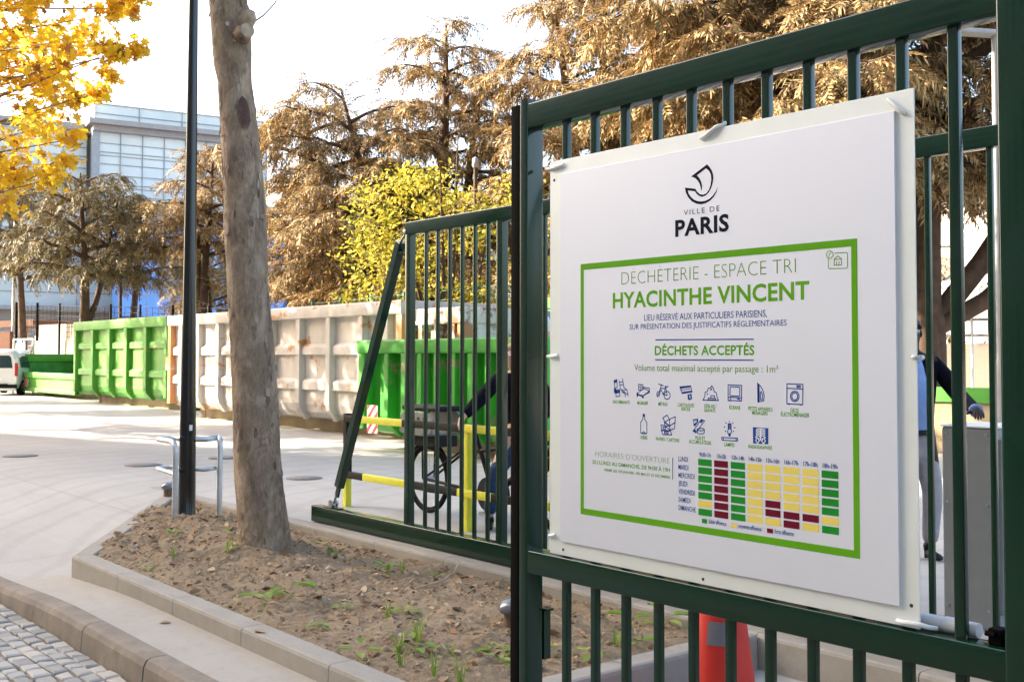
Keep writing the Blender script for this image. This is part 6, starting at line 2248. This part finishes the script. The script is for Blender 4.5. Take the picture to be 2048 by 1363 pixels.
def street_building():
    """the long block across the street, behind the camera: it keeps the sun off the pavement"""
    ang = math.atan2(.29, .957)
    o = Vector((-24, 6.3, 0))
    nrm = Vector((-.29, .957, 0)).normalized()
    H = 26.0
    tanE = math.tan(SUN_EL)
    disp = -SUN_H * (H / tanE)
    edge = o - disp                        # a point of the roof edge, in plan
    d = Vector((.957, .29, 0)).normalized()
    a = edge - d * 45
    b = edge + d * 75
    t = thing('apartment_block', 'long pale apartment block across the street from the gates', 'building', a)
    mid = H / 2
    back = -nrm * 6
    MB().obox(a + back + Vector((0, 0, mid)), b + back + Vector((0, 0, mid)), 12, H).build('wall', M['street_wall'], t)
    MB().obox(a + back + Vector((0, 0, H + .15)), b + back + Vector((0, 0, H + .15)), 11.6, .295).build('roof', M['slab'], t)


glass_building()
left_yard_buildings()
right_buildings()
street_building()


# ------------------------------------------------------------------ trees
def spray_template(seed, n=15, L=.85):
    rng = np.random.default_rng(seed)
    quads = []
    for i in range(n):
        s = L * (i + .4) / n
        z0 = -.38 * (s / L) ** 2 * L
        for sd in (-1, 1):
            l = .26 * (1 - .45 * s / L) * rng.uniform(.7, 1.2)
            d = np.array([.72, sd * .75, rng.uniform(-.75, .1)])
            d /= np.linalg.norm(d)
            p = np.array([s, 0, z0])
            wv = np.array([-d[1], d[0], rng.uniform(-.4, .4)]) * .023
            quads.append([p - wv * .4, p + d * l * .45 + wv, p + d * l, p + d * l * .5 - wv])
        if i % 2 == 0:
            l = .24 * rng.uniform(.6, 1.3)
            p = np.array([s, rng.uniform(-.04, .04), z0])
            d = np.array([.3, rng.uniform(-.3, .3), -1.0])
            d /= np.linalg.norm(d)
            wv = np.array([.3, .9, 0]) * .024
            quads.append([p - wv * .4, p + d * l * .4 + wv, p + d * l, p + d * l * .45 - wv])
    return np.array(quads).reshape(-1, 3)


SPRAYS = [spray_template(s) for s in (1, 2, 3)]


def cedar_geo(seed, H, R, zl, nl=34, trunk_r=.28, lean=(0, 0), dens=1.0, flat_top=.6, up=.25, droop=.30, fork=0.0):
    rng = random.Random(seed)
    wood = MB()
    pts, rr = [], []
    NP = 16
    for i in range(NP + 1):
        f = i / NP
        gf = max(0.0, (f - fork) / (1 - fork)) ** (.7 if fork else 1)
        pts.append(Vector((lean[0] * gf + math.sin(f * 5 + seed) * .12, lean[1] * gf + math.cos(f * 4 + seed) * .12 - .1, H * .97 * f)))
        rr.append(trunk_r * (1 - f) ** .8 + .03)
    wood.tube(pts, rr, 12)
    sp_pos, sp_yaw, sp_pit, sp_sc = [], [], [], []
    ga = rng.uniform(0, 6.28)
    for i in range(nl):
        f = (i + rng.uniform(-.3, .3)) / nl
        f = min(max(f, 0), .985)
        h = zl + (H * .96 - zl) * f
        prof = (1 - f ** 2.0) ** flat_top * .86 + .17
        L = R * prof * rng.uniform(.72, 1.12)
        ga += 2.4 + rng.uniform(-.4, .4)
        k = h / (H * .97) * NP
        k0 = int(min(k, NP - 1))
        st = pts[k0].lerp(pts[k0 + 1], k - k0)
        d = Vector((math.cos(ga), math.sin(ga), 0))
        sd = Vector((-d.y, d.x, 0))
        bend = rng.uniform(-.25, .25)
        lp = []
        for s in np.linspace(0, 1, 9):
            z = L * (up * s * rng.uniform(.9, 1.1) - droop * s * s) + L * .25 * f * s
            lp.append(st + d * (L * s) + sd * (bend * L * s * s) + Vector((0, 0, z)))
        r0 = min(trunk_r * .55, .028 * L + .02) * (1 - .4 * f)
        wood.tube(lp, [r0 * (1 - s) ** .9 + .012 for s in np.linspace(0, 1, 9)], 7)
        ns = max(5, int(11 * L / 3.0 * dens))
        for j in range(ns):
            s = .22 + .78 * (j + rng.random()) / ns
            q = s * 8
            q0 = int(min(q, 7))
            bp = lp[q0].lerp(lp[q0 + 1], q - q0)
            for side in (-1, 1):
                bl = L * .38 * (1.05 - s * .65) * rng.uniform(.6, 1.2)
                an = math.atan2(d.y, d.x) + side * rng.uniform(.5, 1.15) + bend * s
                bd = Vector((math.cos(an), math.sin(an), 0))
                m = max(2, int(bl / .21))
                tip = bp + bd * bl + Vector((0, 0, -.16 * bl))
                if bl > .5:
                    wood.tube([bp, bp + bd * bl * .5 + Vector((0, 0, .03 * bl)), tip], [.014, .010, .004], 4, 0, False)
                for c in range(m):
                    u = (c + rng.random()) / m
                    p = bp + bd * (bl * u) + Vector((rng.gauss(0, .06), rng.gauss(0, .06), -.16 * bl * u * u + rng.gauss(0, .05)))
                    sp_pos.append(p)
                    sp_yaw.append(an + rng.gauss(0, .55))
                    sp_pit.append(rng.gauss(.35, .30))
                    sp_sc.append(rng.uniform(.6, 1.15))
        for c in range(3):
            sp_pos.append(lp[-1] + Vector((rng.gauss(0, .1), rng.gauss(0, .1), 0)))
            sp_yaw.append(ga + rng.gauss(0, .4))
            sp_pit.append(rng.gauss(.15, .2))
            sp_sc.append(rng.uniform(.7, 1.1))
    for c in range(14):
        sp_pos.append(pts[-1] + Vector((rng.gauss(0, .15), rng.gauss(0, .15), -rng.uniform(0, 1.0))))
        sp_yaw.append(rng.uniform(0, 6.28))
        sp_pit.append(rng.gauss(-.4, .3))
        sp_sc.append(rng.uniform(.6, 1.0))
    P = np.array([tuple(p) for p in sp_pos])
    yaw, pit, sc = np.array(sp_yaw), np.array(sp_pit), np.array(sp_sc)
    rg = np.random.default_rng(seed)
    V = []
    which = rg.integers(0, 3, len(P))
    for w_ in range(3):
        k = which == w_
        V.append(instances(SPRAYS[w_], rots(yaw[k], pit[k], rg.normal(0, .3, k.sum())), P[k], sc[k]).reshape(-1, 3))
    V = np.concatenate(V)
    F = np.arange(len(V)).reshape(-1, 4)
    return wood, V, F


def cedar(px, dist, label, geo, mat, sc=1.0, rz=0.0, zb=-.05):
    wm, fm = geo
    c = CZ(px, dist, zb)
    t = thing('cedar_tree', label, 'tree', c, 'cedars behind the yard')
    t.rotation_euler = (0, 0, rz)
    t.scale = (sc, sc, sc) if not isinstance(sc, tuple) else sc
    link_mesh('trunk', wm, t)
    f = fm
    if mat is not None:
        link_mesh('crown', fm, t)
    return t


def cedar_meshes(seed, mat, leaders):
    """a cedar of several leaders: (dict of cedar_geo arguments) each"""
    wood, VV, FF, n = MB(), [], [], 0
    for i, k in enumerate(leaders):
        w_, V, F = cedar_geo(seed + i * 7, **k)
        wood.add(w_.v, w_.f, 0, True)
        VV.append(V)
        FF.append(F + n)
        n += len(V)
    return wood.mesh('trunk', M['cedar_bark']), np_mesh('crown', np.concatenate(VV), np.concatenate(FF), mat)


def trees():
    I = -AZ                                # turns the tree's x axis to the right of the picture
    k = dict(dens=.95, up=.36, droop=.40)
    big = cedar_meshes(11, M['cedar'], [dict(H=13.0, R=3.4, zl=4.4, nl=30, trunk_r=.34, lean=(.7, 0), flat_top=.7, **k), dict(H=10.6, R=3.3, zl=2.2, nl=26, trunk_r=.26, lean=(-2.6, -.5), fork=.14, flat_top=.35, **k),
                                        dict(H=11.6, R=3.0, zl=2.0, nl=24, trunk_r=.24, lean=(2.0, .8), fork=.16, flat_top=.5, **k), dict(H=10.3, R=3.3, zl=2.2, nl=28, trunk_r=.2, lean=(-4.2, .5), fork=.18, flat_top=.32, **k)])
    wide = cedar_meshes(23, M['cedar'], [dict(H=15.5, R=5.0, zl=4.6, nl=28, trunk_r=.32, lean=(.4, .5), flat_top=.5, dens=.62, up=.5, droop=.36), dict(H=13.5, R=4.6, zl=5.0, nl=32, trunk_r=.24, lean=(-4.6, .6), fork=.22, flat_top=.4, dens=1.0, up=.34, droop=.40),
                                         dict(H=11.5, R=3.6, zl=5.6, nl=16, trunk_r=.24, lean=(4.6, .6), fork=.22, flat_top=.4, dens=.55, up=.34, droop=.30), dict(H=9.0, R=3.0, zl=5.6, nl=12, trunk_r=.20, lean=(5.2, -1.0), fork=.25, dens=.5, flat_top=.4, up=.34, droop=.3), dict(H=9.6, R=3.6, zl=4.6, nl=22, trunk_r=.20, lean=(-3.4, 1.6), fork=.3, flat_top=.4, **k)])
    small = cedar_meshes(37, M['cedar_g'], [dict(H=9.4, R=2.8, zl=4.8, nl=20, trunk_r=.24, dens=.6, up=.45, droop=.34, flat_top=.4), dict(H=8.6, R=2.4, zl=4.8, nl=12, trunk_r=.15, dens=.7, up=.45, droop=.34, flat_top=.4, lean=(1.4, .9), fork=.34)])
    small2 = cedar_meshes(41, M['cedar_g'], [dict(H=9.8, R=3.2, zl=5.2, nl=20, trunk_r=.20, dens=.6, up=.4, droop=.36, flat_top=.4)])
    cedar(850, 36, 'largest golden-brown cedar with dark spreading limbs in the middle of the picture', big, 1, 1.0, I)
    cedar(1856, 21.5, 'broad cedar with thick bent limbs behind the right end of the near gate', wide, 1, 1.0, I)
    cedar(1250, 33, 'tall golden cedar rising behind the sign and the near gate post', big, 1, 1.15, I + 2.6)
    cedar(655, 42, 'drooping tan cedar between the leaning trunk and the middle cedar', big, 1, .74, I + 3.4)
    mid = cedar_meshes(53, M['cedar'], [dict(H=10.3, R=2.2, zl=5.6, nl=22, trunk_r=.2, dens=.9, up=.4, droop=.4, flat_top=.4), dict(H=8.4, R=1.7, zl=5.8, nl=10, trunk_r=.14, dens=.8, up=.4, droop=.4, flat_top=.4, lean=(-.8, .4), fork=.3), dict(H=5.0, R=2.2, zl=2.0, nl=6, trunk_r=.1, dens=.4, up=.4, droop=.36)])
    cedar(415, 44, 'tan cedar half hidden behind the black lamp post', mid, 1, 1.0, I)
    cedar(272, 50, 'dark small cedar in front of the blue building', small2, 1, .92, .6)
    cedar(163, 45, 'dark forked cedar rising behind the big green ribbed skip', small, 1, 1.0, 1.1)
    cedar(38, 50, 'dark cedar at the left edge with the silvery lamp pole', small2, 1, .98, 3.1)
    cedar(405, 58, 'sparse dark cedar between the blue building and the black lamp post', small, 1, .85, 2.6)
    # yellow plane at upper left
    base = CZ(-230, 18.5, -.11)
    t = thing('plane_tree', 'bright yellow plane tree crown reaching in at the upper left corner', 'tree', base, 'yellow plane trees along the street')
    rng = random.Random(6)
    m = MB()
    m.tube([base, base + Vector((.1, 0, 2.5)), base + Vector((.3, .1, 5.2)), base + Vector((.4, .2, 8.6))], [.2, .17, .13, .05], 12)
    m.build('trunk', M['bark'], t)
    cen, spr = [], []
    br = MB()
    for k in range(300):
        while True:
            u, v = rng.uniform(-420, 285), rng.uniform(-430, 430)
            lim = 290 if v < 105 else (235 - (v - 105) * .25 if v < 300 else 185 - (v - 300) * .75)
            if u < lim - 15 and (v < 425 - max(0, u) * .45):
                break
        d = 18.5 + rng.uniform(-2.2, 2.0)
        c = CZ(u, d, ZH(v, d))
        cen.append(tuple(c))
        spr.append(rng.uniform(.2, .42) if u < lim - 90 else .16)
    for k in range(0, 300, 2):
        c = Vector(cen[k])
        st = base + Vector((.3, .1, max(3.4, c.z - rng.uniform(.3, 1.8))))
        if st.z > base.z + 8.4:
            st.z = base.z + 8.4
        mid = st.lerp(c, .5) + Vector((rng.uniform(-.2, .2), rng.uniform(-.2, .2), rng.uniform(.0, .35)))
        br.tube([st, mid, c], [.035, .02, .006], 5)
    br.build('branches', M['bark'], t)
    leaf_crown('crown', np.array(cen), 19000, np.array(spr), .074, M['yleaf'], 5, t, droop=.7)
    # its neighbours up the street, out of the frame, which throw the dappled shade on the skips
    for (x, y, rz) in ((-38.0, 3.9, .9), (-47.0, 3.6, .9), (-28.5, 3.3, 2.6)):
        dup(t, (x, y, -.15), 'yellow plane tree standing further up the street kerb', rz=rz)
    # yellow-green tree behind the sliding gate
    base = CZ(905, 27, 0)
    t = thing('young_tree', 'yellow-green leafy tree behind the sliding gate, in front of the middle cedar', 'tree', base)
    m = MB()
    for a, h_, sp_ in ((0, 7.0, .2), (1.3, 5.8, 1.2), (2.9, 5.6, 1.3), (4.2, 5.2, 1.3), (5.3, 6.1, .9)):
        e = Vector((math.cos(a) * sp_, math.sin(a) * sp_, h_))
        m.tube([base + Vector((math.cos(a) * .06, math.sin(a) * .06, 0)), base + e * .45 + Vector((-.1, 0, 0)), base + e], [.09, .06, .015], 7)
    m.build('trunk', M['cedar_bark'], t)
    cen = []
    rng = random.Random(9)
    for k in range(120):
        while True:
            u, v = rng.uniform(690, 1130), rng.uniform(285, 615)
            x = (u - 900) / 210
            top = 300 + 95 * abs(u - 830) / 130 if u < 900 else 350 + (u - 900) * .12
            if v > top and abs(x) < 1:
                break
        d = 27 + rng.uniform(-1.6, 1.4)
        cen.append(tuple(CZ(u, d, ZH(v, d))))
    leaf_crown('crown', np.array(cen), 6200, .32, .066, M['gleaf'], 8, t, OVAL, OVAL_F, .6)
    # shrubs under the cedars
    def shrub(px, d, wd, h, label, seed, n=2600, mat='hedge', zb=0.0):
        b = CZ(px, d, zb)
        t = thing('shrub', label, 'shrub', b)
        rng = random.Random(seed)
        st = MB()
        cen = []
        for k in range(26):
            a = rng.uniform(-1, 1)
            q = rng.uniform(.15, 1) * (1 - .5 * a * a)
            c = b + RGT * (a * wd) + FWD * rng.uniform(-.7, .7) + Vector((0, 0, h * q))
            cen.append(tuple(c))
            st.tube([b + RGT * (a * wd * .6), c], [.02, .006], 4)
        st.build('stems', M['cedar_bark'], t)
        leaf_crown('foliage', np.array(cen), n, .38, .07, M[mat], seed, t, OVAL, OVAL_F, .6)
    shrub(95, 58, 3.0, 2.9, 'olive shrub behind the shelter at the far left', 1)
    shrub(400, 48, 2.6, 3.4, 'olive shrub behind the white skip left of the leaning trunk', 2)
    shrub(560, 42, 2.8, 3.6, 'brown-green shrub behind the white skip right of the leaning trunk', 3)
    shrub(700, 34, 2.4, 3.4, 'brown-green shrub behind the right end of the white skip', 4)
    shrub(1160, 30, 3.0, 4.0, 'dense olive shrub behind the sign', 5)
    shrub(1905, 27, 2.0, 2.0, 'sunlit low shrub in front of the white house', 6, 900)
    shrub(1990, 33, 2.6, 7.4, 'tall reddish shrub at the right edge behind the limbs of the broad cedar', 7, 2600, 'litter')


trees()
bpy.context.view_layer.update()
